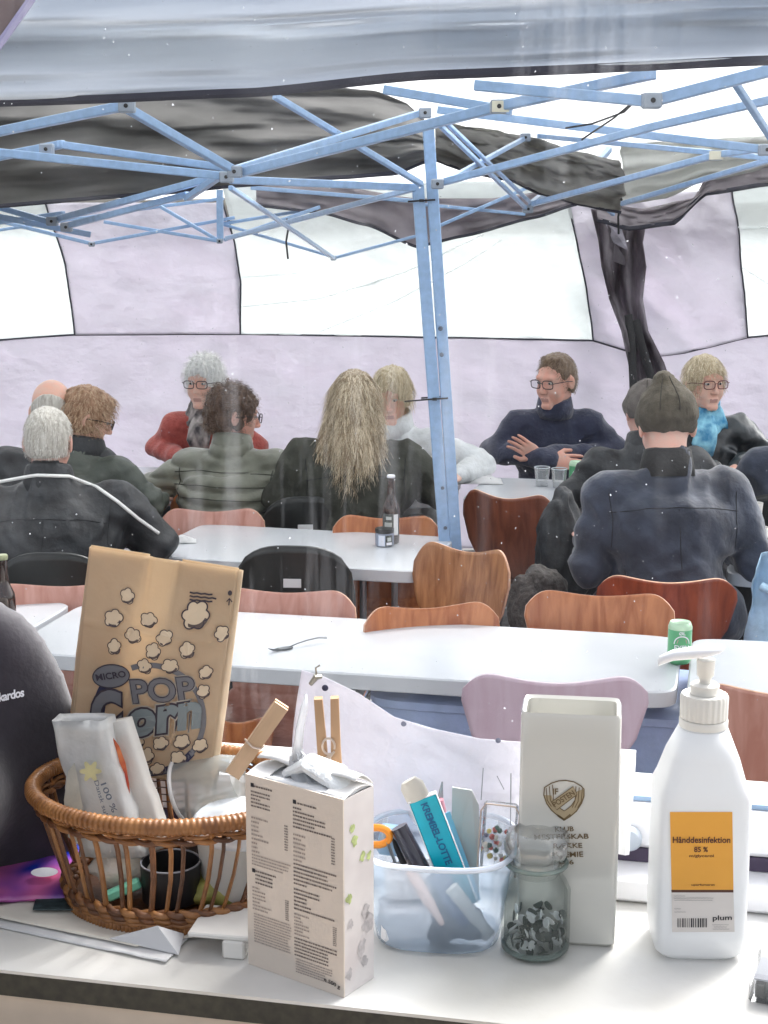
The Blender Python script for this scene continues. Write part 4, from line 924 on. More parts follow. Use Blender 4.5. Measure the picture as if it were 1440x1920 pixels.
# curly person in the puffer
def curly(t, Mh):
    hair_shell(t, Mh, cran(.014), [('-', .012, 'e', (0, .125, -.05), (.11, .085, .125)), ('-', .02, 'e', (0, -.02, -.145), (.2, .2, .08))] + EARS, H_br, 3400, .018, d_fluff, tuft=.016, wav=.007, seed=8, droop=.1)
P5 = person('curly brown haired person with glasses, olive puffer jacket, seen half from behind', 440, 723, 6.35, -12, 14, (-58, -8, 0), 1.2, (.64, .39, .31), (M_olive, 'j'), collar=M_olive, gl=M_glassframe, hairf=curly, puffer=.02, waist=1.5, wrinkle=.012,
            arms={1: ((.33, .12, .80), (.20, .38, .78)), -1: ((-.33, .10, .80), (-.18, .38, .78))})
seams(P5, [[(-.22, h_ + .012), (-.1, h_), (.1, h_ + .004), (.22, h_ + .012)] for h_ in (.075, .125, .175, .225, .275, .325)] + yoke(.20, .13)[1:], .0024, mat('olive seam', (.04, .042, .03), .7))
# the person with long hair
def longhair(t, Mh):
    pr = cran(.016) + [('+', .04, 'c', (0, -.06, -.02), (.01, -.105, -.17), .084, .088), ('+', .03, 'c', (.0, -.11, -.16), (-.005, -.135, -.29), .07, .022), ('+', .03, 'c', (.055, -.07, -.06), (.085, -.075, -.19), .045, .022), ('+', .03, 'c', (-.06, -.07, -.06), (-.125, -.09, -.22), .045, .018)]
    hair_shell(t, Mh, pr, [('-', .012, 'e', (0, .14, -.06), (.085, .085, .13))], H_bl, 12500, .085, lambda p, n: (n.x * .25 + .25 * noise.noise(p * 16), n.y * .3 - .05, -1), lo=(-.24, -.26, -.40), hi=(.2, .13, .16), tuft=.005, wav=.0035, width=.0010, seed=12, droop=.1)
P6 = person('person with long wavy ash blonde hair in a dark olive jacket, seen from behind', 665, 698, 6.2, 2, 10, (-4, -6, 0), 1.4, (.6, .4, .32), (M_dolive, 'j'), hairf=longhair, waist=1.8, wrinkle=.018, fem=True,
       arms={1: ((.36, .08, .80), (.26, .34, .78)), -1: ((-.30, .08, .80), (-.2, .34, .78))})
seams(P6, yoke(.20, .13) + [[(-.15, .38), (0, .39), (.15, .38)]], .0016, mat('dark stitch', (.008, .009, .012), .8))
# blonde in white fleece
P7 = person('blonde person in a white fleece leaning forward, partly behind the blue post', 730, 692, 6.95, 160, 20, (8, -12, 4), 1.15, (.68, .46, .38), (M_fleece, 'sweater'), collar=M_fleece, hairf=ear_len(H_lb, .014, 2400, .04, d_fringe, -.05, tuft=.008), fem=True, waist=1.2,
            arms={1: ((.12, .22, .80), (.0, .38, .775)), -1: ((-.38, .05, .80), (-.34, .30, .775))})
# man with the glasses, arms crossed
def mens(t, Mh):
    hair_shell(t, Mh, cran(.004) + [('+', .02, 'e', (0, .030, .108), (.05, .035, .014))], [('-', .01, 'e', (0, .128, -.045), (.12, .10, .150)), ('-', .01, 'e', (0, .01, -.13), (.14, .09, .10))] + NECK + EARS, H_man, 2400, .012, d_fringe, tuft=.004, seed=5, droop=.1)
person('short haired man with dark glasses in a navy sweater, arms crossed on the table', 1042, 662, 7.35, 180, 12, (-42, -7, 0), 1.12, (.66, .40, .32), (M_navy, 'sweater'), collar=M_navy, gl=M_glassframe, hairf=mens, wrinkle=.013, hscale=1.06, waist=1.3,
       arms={1: ((.30, .14, .80), (.04, .36, .79)), (1, 'dir'): (-.9, .05, -.05), (1, 'up'): (0, .9, .4), -1: ((-.30, .14, .79), (.095, .325, .805)), (-1, 'dir'): (.75, -.12, .5), (-1, 'up'): (.35, -.9, .45)}, hand=(.10, .38))
# two men in beanies
M_bean = mat('olive brown knit', (.050, .041, .027), .9, col2=(.09, .077, .055), vscale=30, bump=.25, bscale=160)
M_bean2 = mat('taupe knit', (.10, .085, .075), .9, col2=(.15, .13, .115), vscale=30, bump=.25, bscale=160)
def beanie(t, Mh, m, peak=.065, tilt=0):
    V, Q = nets([('+', .03, 'e', (0, -.014, .045), (.089, .108, .085)), ('+', .03, 'c', (0, -.018, .03), (tilt, -.03, .068 + peak), .088, .036), ('-', .004, 'e', (0, .03, -.132), (.3, .3, .118))],
                (-.13, -.15, -.1), (.13, .13, .23), .006); N = normals(V, Q)
    for i in range(len(V)): p = V[i]; V[i] = p + N[i] * (.006 * fbm(p[0] * 14, p[1] * 14, p[2] * 12, 3) - .003 * max(0, 1 - abs(noise.noise(Vector((p[0] * 9 + p[2] * 8, p[1] * 8, p[2] * 6)))) * 6) + .0012 * math.sin(math.atan2(p[0], p[1] + .01) * 60))
    V = np.array([list(Mh @ Vector(p)) for p in V]); o = nmesh('beanie', V, Q, m, t)
    # seams and a fold pressed into the knit
    k_ = MB(); bv = BVHTree.FromPolygons([tuple(p) for p in V], [tuple(int(i) for i in q) for q in Q]); C_ = Mh @ Vector((tilt, -.03, .03))
    for a in (-1.9, -1.25, .4, 2.4):
        out = []
        for j in range(12):
            e = .1 + j * .11; d = (Mh.to_3x3() @ Vector((math.cos(a) * math.cos(e), math.sin(a) * math.cos(e), math.sin(e)))).normalized(); h = bv.ray_cast(C_, d)
            if h[0] is not None: out.append(h[0])
        if len(out) > 3: k_.tube(out, .0022, 5)
    if k_.v: k_.build('knit_seam', mat('dark knit seam', (.03, .026, .018), .9), o)
P9 = person('man in a taupe beanie and dark jacket behind the man in the olive beanie', 1203, 716, 6.25, 8, 12, (-2, -6, 0), 1.3, (.64, .41, .33), (M_blackj, 'j'), collar=M_blackj, hairf=lambda t, Mh: beanie(t, Mh, M_bean2, .03), shift=(.02, 0),
       arms={1: ((.36, .10, .80), (.22, .34, .78)), -1: ((-.32, .10, .80), (-.2, .34, .78))}, waist=1.4)
P10 = person('man in a peaked olive beanie and navy jacket seen from behind, front right', 1250, 720, 5.15, 4, 10, (-3, -12, 0), 1.36, (.70, .47, .39), (M_navy2, 'j'), collar=M_colblk, hairf=lambda t, Mh: beanie(t, Mh, M_bean, .058, -.012),
       arms={1: ((.30, .04, .76), (.26, .34, .78)), -1: ((-.27, .04, .76), (-.22, .36, .78))}, waist=2.05, wrinkle=.014, hscale=1.12)
seams(P9, yoke(.2, .12), .0016, MATS['dark stitch'])
seams(P10, yoke(.215, .11) + [[(0, .11), (0, .5)], [(-.17, .30), (-.15, .42)], [(.17, .30), (.15, .42)]], .0014, MATS['dark stitch'])
# woman with turquoise scarf
P11 = person('short haired blonde woman with glasses, black leather jacket and turquoise scarf', 1322, 668, 7.1, 184, 12, (12, 0, 0), 1.1, (.68, .44, .36), (M_leather, 'j'), gl=M_brown, hairf=ear_len(H_lb, .012, 2600, .030, d_fringe, -.02, face=(.078, .09, .125), tuft=.006, droop=.15), fem=True, wrinkle=.018, waist=1.2,
       arms={1: ((.25, .14, .80), (.0, .34, .785)), -1: ((-.34, .08, .80), (-.10, .34, .785))})
scarf(P11, M_scbl, wide=.09)
person('person in a dark blue jacket cut off by the right edge, back to the window', 1520, 715, 6.2, 4, 10, (0, 0, 0), 1.3, (.64, .41, .33), (M_navy2, 'j'), hairf=short_hair(H_man, .01, 900, .02, d_down), waist=1.5)

# sleeve of the person standing at the sill, cut off by the left edge
M_sweat = mat('charcoal sweatshirt', (.014, .011, .018), .85, col2=(.028, .023, .034), vscale=30, bump=.06, bscale=200, sheen=.5)
def sleeve_person():
    t = thing('person', 'person in a charcoal sweatshirt with a white sleeve print, cut off by the left edge', 'person', (-.568, .985, 0))
    sp = [('+', .06, 'c', (.02, .02, 1.12), (.02, .02, 1.5), .155, .15), ('+', .05, 'c', (.10, .05, 1.56), (.18, .13, 1.555), .09, .075), ('+', .03, 'e', (.212, .240, 1.458), (.108, .044, .135)), ('+', .04, 'c', (.2, .17, 1.44), (.05, .12, 1.425), .06, .045),
          ('+', .05, 'c', (-.16, 0, 1.54), (-.22, -.05, 1.3), .07, .06), ('+', .04, 'c', (0, 0, 1.6), (0, 0, 1.66), .09, .07)]
    V, Q = nets(sp, (-.4, -.25, .98), (.36, .36, 1.76), .009); N = normals(V, Q)
    for i in range(len(V)): p = V[i]; V[i] = p + N[i] * .010 * fbm(p[0] * 7, p[1] * 7, p[2] * 9, 2)
    o = nmesh('sweatshirt', V, Q, M_sweat, t)
    HV, HQ = nets(head_prims() + [('+', .02, 'c', (0, -.028, -.055), (0, -.04, -.2), .055, .06)], (-.1, -.125, -.24), (.1, .135, .135), .006); Mh = Matrix.Translation((0, .02, 1.82))
    nmesh('body', np.array([list(Mh @ Vector(p)) for p in HV]), HQ, skin((.60, .385, .31)), t)
    short_hair(H_br, .01, 600, .02, d_down)(t, Mh)
    l = [('+', .03, 'c', (-.1, 0, 1.05), (-.11, .02, .3), .11, .07), ('+', .03, 'c', (.1, 0, 1.05), (.11, .02, .3), .11, .07), ('+', .05, 'c', (-.08, 0, 1.08), (.08, 0, 1.08), .13, .13)]
    V, Q = nets(l, (-.28, -.2, .22), (.28, .2, 1.25), .02); nmesh('trousers', V, Q, M_trou, t)
    # the white print wraps the sleeve
    me = o.data; bv = BVHTree.FromPolygons([v.co for v in me.vertices], [tuple(p.vertices) for p in me.polygons])
    v, f, x0, x1, y0, y1 = TEXTS['/Vkardos']; out = []; C = Vector((0, 0, CAM_H)) - Vector((-.568, .985, 0))
    for p in v:
        u = (p[0] - x0) / (x1 - x0); w = (p[1] - y0) / (y1 - y0); r = ray(-18 + 64 * u - 2 * w, 1320 - 14 * u - 17 * w).normalized()
        h = bv.ray_cast(C, r); out.append(tuple((h[0] if h[0] is not None else C + r * 1.1) - r * .0012))
    k = MB(); k.add(out, f); k.build('lettering', mat('white print', (.8, .8, .85), .5), o, smooth=False)
sleeve_person()

# ================================================================ THINGS ON THE TABLES
M_glass = clear('drinking glass', milk=.10, milkcol=(.8, .84, .86), gloss=.12, rough=.03)
M_amber = mat('brown bottle glass', (.03, .012, .008), .08, coat=.6)
M_green_can = mat('green can', (.12, .42, .20), .3, metal=.3); M_ltgreen = mat('pale green can top', (.50, .70, .50), .3, metal=.3)
M_alu = mat('aluminium', (.6, .62, .62), .3, metal=.9)
M_prt = mat('white print', (.8, .8, .85), .5); M_ink = mat('black ink', (.02, .02, .025), .6); M_paper = mat('white paper', (.78, .78, .78), .8, var=.03, vscale=20, bump=.15, bscale=20, trans=.25)
def glass_cup(px, py, label, h=.085, r0=.026, r1=.036, z=.731, kind='glass'):
    p = G(px, py, z); t = thing('drinking_glass', label, 'glass', p); m = MB(); m.lathe([(r0 - .001, .004), (r0, 0), (r0 + .001, .002), (r1, h), (r1 - .002, h), (r0, .010), (0.001, .009)], 28); m.build('glass_body', M_glass, t, angle=50)
    r = MB(); r.tube([((r1 - .001) * math.cos(a), (r1 - .001) * math.sin(a), h) for a in [2 * math.pi * j / 28 for j in range(28)]], .0016, 5, closed=True); r.build('rim', mat('bright glass rim', (.8, .85, .9), .1, coat=1), t)
    b = MB(); b.lathe([(.0005, .002), (r0 - .001, .002), (r0 + .002, .026), (.0005, .026)], 24); b.build('drink_rest', clear('drink rest', milk=.6, milkcol=(.8, .82, .84)), t)
    return t
glass_cup(1016, 911, 'left of the two cups in front of the man with crossed arms')
glass_cup(1048, 914, 'right of the two cups before the man with crossed arms, beside the green can')
glass_cup(786, 903, 'clear glass beside the white carton, between long haired person and blue post', h=.10)
def can(px, py, label, z=.731, top=None, txt=True, s=1):
    p = G(px, py, z); t = thing('drink_can', label, 'can', p); t.scale = (s, s, s); m = MB(); m.lathe([(.022, 0), (.027, .002), (.0325, .010), (.033, .03), (.033, .10)], 32); m.build('can_body', M_green_can, t, angle=50)
    m = MB(); m.lathe([(.0331, .0995), (.0331, .106), (.029, .117), (.0275, .119), (.026, .1175), (.0005, .1175)], 32); m.build('can_top', M_ltgreen, t, angle=50)
    if txt:
        def wrap(verts, rr=.0337): return [(rr * math.sin(u / rr), -rr * math.cos(u / rr), w) for u, w in verts]
        e = MB(); 
        for r0, r1, z0 in ((.0205, .0235, .062),):
            q = [(r1 * math.cos(a), z0 + r1 * math.sin(a)) for a in [math.pi * j / 24 for j in range(25)]] + [(r0 * math.cos(a), z0 + r0 * math.sin(a)) for a in [math.pi * (24 - j) / 24 for j in range(25)]]
            v = wrap(q); e.add(v, [(i, i + 1, 48 - i, 49 - i) for i in range(24)])
        e.build('emblem', M_prt, t, smooth=False)
        e = MB(); v = wrap([(-.021, .06), (.021, .06), (.021, .044), (-.021, .044)]); e.add(v, [(0, 1, 2, 3)]);
        v, f, x0, x1, y0, y1 = TEXTS['ØL']; e2 = MB(); e2.add(wrap([(-.009 + .018 * (p_[0] - x0) / (x1 - x0), .088 + .009 * (p_[1] - y0) / (y1 - y0)) for p_ in v]), f); e2.build('lettering', M_prt, t, smooth=False)
        v, f, x0, x1, y0, y1 = TEXTS['EXPN']; e2 = MB(); e2.add(wrap([(-.021 + .042 * (p_[0] - x0) / (x1 - x0), .044 + .015 * (p_[1] - y0) / (y1 - y0)) for p_ in v], .0339), f); e2.build('lettering', M_prt, t, smooth=False)
        e2 = MB(); e2.lathe([(.0336, .066), (.0336, .074)], 12, cap=False); e2.v = [q for q in e2.v]; 
        e3 = MB(); e3.add(wrap([(-.015, .064), (.015, .064), (.012, .074), (-.012, .074)], .0336), [(0, 1, 2, 3)]); e3.build('emblem', mat('pink print', (.6, .3, .32), .5), t, smooth=False)
    return t
can(1273, 1243, 'pale green drink can on the near table behind the gel pump', s=.97)
can(1080, 914, 'green can with white lettering beside the two cups on the far table', txt=True)
p = G(806, 904, .731); t = thing('carton', 'tall white drink carton against the blue post on the far table', 'carton', p, 8)
m = MB(); m.box(-.025, .025, -.025, .025, .012, .125, bev=.003); m.build('box', mat('ivory card', (.72, .70, .66), .6), t, smooth=False); m = MB(); m.box(-.0255, .0255, -.0255, .0255, 0, .0118); m.build('base_band', mat('dark maroon', (.05, .02, .03), .5), t, smooth=False)
# bottle and jar on the middle table
p = G(733, 1018, .731); t = thing('beer_bottle', 'brown beer bottle with white cap on the middle table', 'bottle', p)
m = MB(); m.lathe([(.028, 0), (.031, .004), (.0315, .02), (.0315, .125), (.029, .142), (.019, .165), (.0145, .185), (.0125, .235), (.0135, .238), (.0135, .246)], 36); m.build('glass', M_amber, t, angle=60)
m = MB(); m.lathe([(.0145, .244), (.0155, .246), (.0155, .25), (.0135, .254)], 24); m.build('cap', M_prt, t)
def wrapq(t, r, a0, a1, z0, z1, m_, name='label_sticker', n=12):
    k = MB(); k.grid(lambda u, v: (r * math.sin(a0 + (a1 - a0) * u), -r * math.cos(a0 + (a1 - a0) * u), z0 + (z1 - z0) * v), n, 1); return k.build(name, m_, t, angle=180)
M_lbd = mat('black label', (.02, .022, .022), .5, col2=(.12, .13, .12), vscale=160)
wrapq(t, .0319, -1.15, .25, .03, .115, M_lbd); wrapq(t, .0320, .3, .95, .035, .112, mat('white label', (.75, .75, .75), .5))
for k_, (z0, z1, a0, a1) in enumerate(((.092, .104, -.6, .05), (.066, .082, -.8, .1), (.045, .052, -.7, .0))): wrapq(t, .0322, a0, a1, z0, z1, mat('label grey print', (.5, .52, .5), .5), 'emblem', 8)
p = G(721, 1023, .731); t = thing('jar', 'small squat jar with a black lid and blue grey label in front of the bottle', 'jar', p)
m = MB(); m.lathe([(.030, 0), (.034, .004), (.0345, .045), (.031, .05)], 36); m.build('glass', mat('blue grey jar', (.25, .28, .36), .2, coat=.5), t)
m = MB(); m.lathe([(.0345, .050), (.0345, .064), (.033, .066)], 36); m.build('lid', M_blk, t); wrapq(t, .0349, -.7, .05, .004, .044, mat('blue stripes', (.55, .62, .75), .5)); wrapq(t, .0350, .1, .95, .004, .044, M_lbd)
for k_ in range(4): wrapq(t, .0351, -.55 + k_ * .14, -.46 + k_ * .14, .006, .042, M_prt, 'stripe', 2)
wrapq(t, .0353, .2, .85, .008, .018, M_prt, 'stripe', 4); wrapq(t, .0353, .3, .75, .022, .036, mat('label grey print', (.5, .52, .5), .5), 'emblem', 4)
# second dark bottle at the left edge
p = G(12, 1205, .731); t = thing('beer_bottle', 'dark bottle at the left edge standing on the left table', 'bottle', p)
m = MB(); m.lathe([(.028, 0), (.031, .004), (.0315, .02), (.0315, .125), (.029, .142), (.019, .165), (.0145, .185), (.0125, .225), (.0135, .23), (.0135, .246)], 36); m.build('glass', M_amber, t, angle=60)
m = MB(); m.lathe([(.0145, .240), (.0155, .246), (.0155, .25), (.0135, .254)], 24); m.build('cap', mat('olive cap', (.4, .42, .25), .4, metal=.5), t)
wrapq(t, .0320, -1.1, .9, .028, .105, M_lbd); wrapq(t, .0323, -.8, .8, .06, .07, M_prt, 'stripe'); wrapq(t, .0323, -.8, .8, .03, .036, M_prt, 'stripe')
# fork
def fork(px, py, a, label):
    p = G(px, py, .7315); t = thing('fork', label, 'fork', p, a); m = MB()
    m.tube([(.0, 0, .003), (.03, 0, .010), (.06, 0, .014), (.10, 0, .016), (.125, 0, .012)], [.003, .003, .0035, .0045, .006], 8, flat=.5, up=(0, 0, 1)); m.loft([sq(.022 - .004 * 0, .011, z, -.008, 0, 16, 3) for z in (.001, .004)])
    m.build('handle', mat('grey metal', (.12, .13, .14), .3, metal=.4), t)
    for k in range(4):
        l = MB(); l.tube([(-.024, -.009 + k * .006, .003), (-.04, -.009 + k * .006, .0015), (-.058, -.009 + k * .006, .007)], [.0016, .0015, .0008], 6); l.build('tine', mat('grey metal', (.12, .13, .14), .3, metal=.4), t)
    return t
fork(540, 1216, 34, 'grey metal fork lying alone on the near table')
# papers
def crumple(label, px, py, w, d, h, cat='paper', name='crumpled_paper', z=.731, m=None, rz=0, seed=1):
    p = G(px, py, z); t = MB(); t.grid(lambda u, v: ((u - .5) * w, (v - .5) * d, .002 + h * max(0, 1 - (2 * u - 1) ** 2) * max(0, 1 - (2 * v - 1) ** 2) * (.6 + .8 * abs(noise.noise(Vector((u * 4 + seed, v * 4, seed)))))), 26, 16)
    o = t.build(name, m or M_paper, None, mods=solid(.001), angle=25); o.location = p; o.rotation_euler = (0, 0, R(rz)); return tag(o, label, cat)
crumple('crumpled white napkin on the middle table behind the popcorn bag', 335, 1016, .13, .07, .03, seed=3, rz=8)
crumple('white paper bag lying on the far table right of the blue post', 900, 903, .20, .16, .035, seed=6)
crumple('grey folded paper on the far table by the white haired woman', 278, 893, .10, .09, .02, m=mat('greyish paper', (.5, .48, .5), .8), seed=9)
crumple('small orange crumb of food on the left table', 52, 1181, .035, .02, .012, cat='food', name='food_crumb', m=mat('orange crust', (.5, .22, .08), .7, var=.4, vscale=120), seed=2)
# cups and cloth on the right
for px, py, lab, c_ in ((1421, 1040, 'white cup with a brown band on the table behind the man in the olive beanie', (.30, .15, .10)), (1412, 990, 'pale plastic cup at the right, behind the brown banded cup', (.72, .72, .7)), (1412, 912, 'pale cup on the far table next to the dark blue jacket', (.72, .72, .7))):
    p = G(px, py, .731); t = thing('paper_cup', lab, 'cup', p); m = MB(); m.lathe([(.026, 0), (.0345, .10), (.0335, .10), (.025, .004), (.0005, .004)], 28); m.build('cup_body', mat('cup paper', (.75, .73, .7), .6), t, angle=50)
    m = MB(); m.lathe([(.0272, .012), (.0318, .065)], 28, cap=False); m.build('sleeve_band', mat('cup band %.2f' % c_[0], c_, .6), t)
table('white table at the right edge beside the man in the olive beanie', (1360, 1075), (1900, 1110), .60)
p = W(1476, 1085, 4.75); m = MB(); 
def clf(u, v): return ((u - .5) * .20 + .05 * v * (u - .5), .05 * math.sin(u * 7 + v * 4), -.42 * v + .035 * math.sin(u * 4) + .03 * math.sin(u * 7) * (1 - v) + .02)
m.grid(lambda u, v: (clf(u, v)[0] + .02 * fbm(u * 3, v * 3, 1), clf(u, v)[1] + .04 * fbm(u * 5, v * 2, 2), clf(u, v)[2]), 24, 30)
m.tube([(-.085, -.02, -.02), (-.03, -.055, -.045), (.04, -.05, -.035), (.12, -.03, -.05)], .02, 10, flat=.6)
o = m.build('hanging_cloth', mat('pale blue cloth', (.36, .52, .68), .85, var=.15, vscale=14, bump=.4), None, mods=solid(.004), angle=180); o.location = p; tag(o, 'pale blue cloth draped at the right edge beside the dark red chair', 'cloth')

def coat(name, label, c, r, m_, seed):
    m = MB(); m.ball((0, 0, 0), r, 40, 28); out = []
    for q in m.v:
        p = Vector(q); n = Vector((p.x / r[0] ** 2, p.y / r[1] ** 2, p.z / r[2] ** 2)).normalized(); k = 1 if p.z < 0 else .8
        out.append(tuple(p + n * (.03 * fbm(p.x * 9 + seed, p.y * 9, p.z * 4, 3) + .014 * (1 - abs(noise.noise(Vector((p.x * 22 + p.z * 5, p.y * 22, p.z * 7 + seed)))) * 3))))
    m.v = out; o = m.build(name, m_, None, angle=180); o.location = c; return tag(o, label, 'coat')
coat('coat', 'black coat hanging between the dark chair and the man in the olive beanie', W(1052, 1050, 5.55), (.085, .09, .26), M_blackj, 3)
coat('coat', 'dark fur trimmed coat lying low behind the chairs, left of the orange brown one', W(1010, 1130, 5.2), (.10, .08, .12), mat('dark fur', (.03, .026, .024), .9, col2=(.09, .08, .075), vscale=60, bump=1, bscale=60), 9)
# ================================================================ THINGS ON THE SILL
ZS = 1.3632
def onsill(px, py): return G(px, py, ZS)
def FM(px, py, yaw, z=ZS, Y=None, tilt=0, lean=0): # frame matrix with origin at a measured point
    p = G(px, py, z) if Y is None else W(px, py, Y)
    return Matrix.Translation(p) @ Matrix.Rotation(R(yaw), 4, 'Z') @ Matrix.Rotation(R(tilt), 4, 'Y') @ Matrix.Rotation(R(lean), 4, 'X')

# --- carton box with dense print
bl_, br_ = onsill(466, 1807), onsill(645, 1871); yaw = math.atan2(br_.y - bl_.y, br_.x - bl_.x); bw_ = (br_ - bl_).length; bd = .036; bh = .147
MBX = Matrix.Translation(bl_) @ Matrix.Rotation(yaw, 4, 'Z')
tb = thing('carton_box', 'opened beige carton box covered in fine print, plastic wrap rising from its top', 'box', M=MBX)
M_box = mat('beige card', (.68, .60, .52), .7, var=.04, vscale=14, bump=.1, bscale=60); M_boxs = mat('pale card with faded print', (.70, .66, .64), .7, col2=(.60, .55, .54), vscale=28, detail=2); M_boxin = mat('white card inside', (.75, .74, .72), .7)
m = MB(); m.box(0, bw_, 0, .0012, 0, bh); m.build('front_panel', M_box, tb, smooth=False)
m = MB(); m.box(bw_ - .0012, bw_, .0013, bd, 0, bh - .001); m.build('side_panel', M_boxs, tb, smooth=False)
m = MB(); m.box(0, .0012, .0013, bd, 0, bh - .001); m.box(.0013, bw_ - .0013, bd - .0012, bd, 0, bh); m.box(.0013, bw_ - .0013, .0013, bd - .0013, 0, .002); m.build('back_panel', M_boxin, tb, smooth=False)
for k, (x0, x1) in enumerate(((.0, .018), (bw_ - .018, bw_))):
    m = MB(); m.grid(lambda u, v: (x0 + (x1 - x0) * u, .001 + (bd - .002) * v, bh - .001 + (.012 if k == 0 else .004) * (1 - u if k == 0 else u) * 0 + .004 * math.sin(v * 3)), 4, 6); m.build('top_flap', M_boxin, tb, smooth=False, mods=solid(.0008))
m = MB(); m.grid(lambda u, v: (bw_ * u, bd - .0005 - .022 * v, bh + .010 * math.sin(v * 2.2) + .002 * math.sin(u * 9)), 14, 6); m.build('top_flap', M_boxin, tb, mods=solid(.0008))
FB = Face(MBX, tb); rr = random.Random(3)
M_pr1 = mat('grey print', (.16, .13, .12), .7); M_pr2 = mat('faint print', (.36, .30, .27), .7)
def textblock(F, x0, x1, z0, z1, rows, fill, name='fine_print', m_=None, lift=.0004, sz=1.0):
    """rows of tiny broken strokes, too small to read"""
    mb = MB(); dz = (z1 - z0) / rows
    for r in range(rows):
        x = x0; end = x0 + (x1 - x0) * rr.choice(fill); zc_ = z1 - (r + .5) * dz
        while x < end:
            w = rr.uniform(.0006, .0022) * sz; n = len(mb.v); h = dz * .22
            w = min(w, end - x + .0002); mb.v += [(x, zc_ - h), (x + w, zc_ - h), (x + w, zc_ + h), (x, zc_ + h)]; mb.f.append((n, n + 1, n + 2, n + 3)); mb.m.append(0); x += w + rr.uniform(.0003, .0006) * sz
    return F._emit(name, mb, m_ or M_pr1, lift, kind='stuff')
c0, c1, c2 = bw_ * .06, bw_ * .50, bw_ * .93
textblock(FB, c0 + .003, c1 - .008, bh - .009, bh - .006, 1, (.6,)); textblock(FB, c1 + .004, c2 - .010, bh - .013, bh - .010, 1, (.7,))
FB.poly('square_mark', [], M_ink) if False else None
for x, z_ in ((c0, bh - .0085), (c1, bh - .0125), (c0, bh * .50)):
    mb = MB(); mb.v = [(x, z_), (x + .003, z_), (x + .003, z_ + .003), (x, z_ + .003)]; mb.f = [(0, 1, 2, 3)]; mb.m = [0]; FB._emit('square_mark', mb, M_ink, .0004)
textblock(FB, c0, c1 - .004, bh - .024, bh - .0105, 5, (.9, .5, .6, .25), m_=M_pr1); textblock(FB, c0, c1 - .004, bh * .60, bh - .030, 9, (.45, .2, .3, .15), m_=M_pr2); textblock(FB, c0, c1 - .003, bh * .535, bh * .60, 4, (1, .95, .8), m_=M_pr2)
textblock(FB, c0 + .003, c1 - .004, bh * .44, bh * .52, 4, (.4, .9, .5, .6)); textblock(FB, c0, c1 - .004, bh * .30, bh * .43, 7, (.4, .2, .35, .5), m_=M_pr2); textblock(FB, c0 + .001, c1 - .003, bh * .13, bh * .29, 11, (1, .9, .97), m_=M_pr2)
textblock(FB, c1, c2, bh - .031, bh - .014, 6, (.9, .5, .75, .2), m_=M_pr1); textblock(FB, c1, c2 - .002, bh * .62, bh * .77, 7, (.45, .2, .3), m_=M_pr2); textblock(FB, c1, c2, bh * .50, bh * .62, 6, (1, .9, .8, .3), m_=M_pr1)
textblock(FB, c1, c2, bh * .37, bh * .49, 6, (.4, .3, .95, .6), m_=M_pr1); textblock(FB, c1, c2, bh * .24, bh * .36, 7, (.2, .35, .15), m_=M_pr2); textblock(FB, c1, c2, bh * .13, bh * .235, 6, (1, .6, .8), m_=M_pr1); textblock(FB, c1 + .001, c2 - .004, bh * .045, bh * .125, 6, (1, .95, .8), m_=M_pr2)
for a, b in (((c1 - .008, bh * .66), (c1 - .005, bh - .030)), ((c2 - .004, bh * .66), (c2 - .001, bh * .80)), ((c1 - .008, bh * .30), (c1 - .005, bh * .41)), ((c2 - .003, bh * .25), (c2, bh * .35))): textblock(FB, a[0], b[0], a[1], b[1], 10, (1,), m_=M_pr1, sz=.7)
FB.text('lettering', 'e 500 g', (608, 1840), (638, 1856), 9, M_ink)
FS = Face(Matrix.Translation(MBX @ Vector((bw_, 0, 0))) @ Matrix.Rotation(yaw + math.pi / 2, 4, 'Z'), tb)
gr = mat('faded green print', (.45, .52, .22), .7, var=.3, vscale=200); gy = mat('faded grey print', (.45, .42, .42), .7, var=.2, vscale=200)
rs = random.Random(5)
for cx, cz, rx, m_ in ((.010, .122, .004, gr), (.013, .112, .0045, gr), (.022, .098, .004, gr), (.030, .096, .004, gr), (.006, .072, .004, gr), (.026, .055, .006, gy), (.029, .045, .008, gy), (.021, .03, .008, gy), (.008, .052, .004, gy), (.006, .015, .005, gy), (.024, .018, .005, gy)):
    mb = MB(); mb.v = [(cx + rx * rs.uniform(.4, 1.1) * math.cos(a), cz + rx * rs.uniform(.5, 1.2) * math.sin(a)) for a in [2 * math.pi * j / 14 for j in range(14)]]; mb.f = [tuple(range(14))]; mb.m = [0]; FS._emit('faded_spot', mb, m_, .0003)
m = MB(); m.grid(lambda u, v: (.002 + (bw_ - .004) * u, .002 + (bd - .004) * v, bh - .0005 + .002 * fbm(u * 4, v * 4, 2)), 16, 8); m.build('inner_bag', mat('white inner paper', (.8, .81, .82), .6, bump=.5, bscale=40), tb, mods=solid(.001), angle=180)
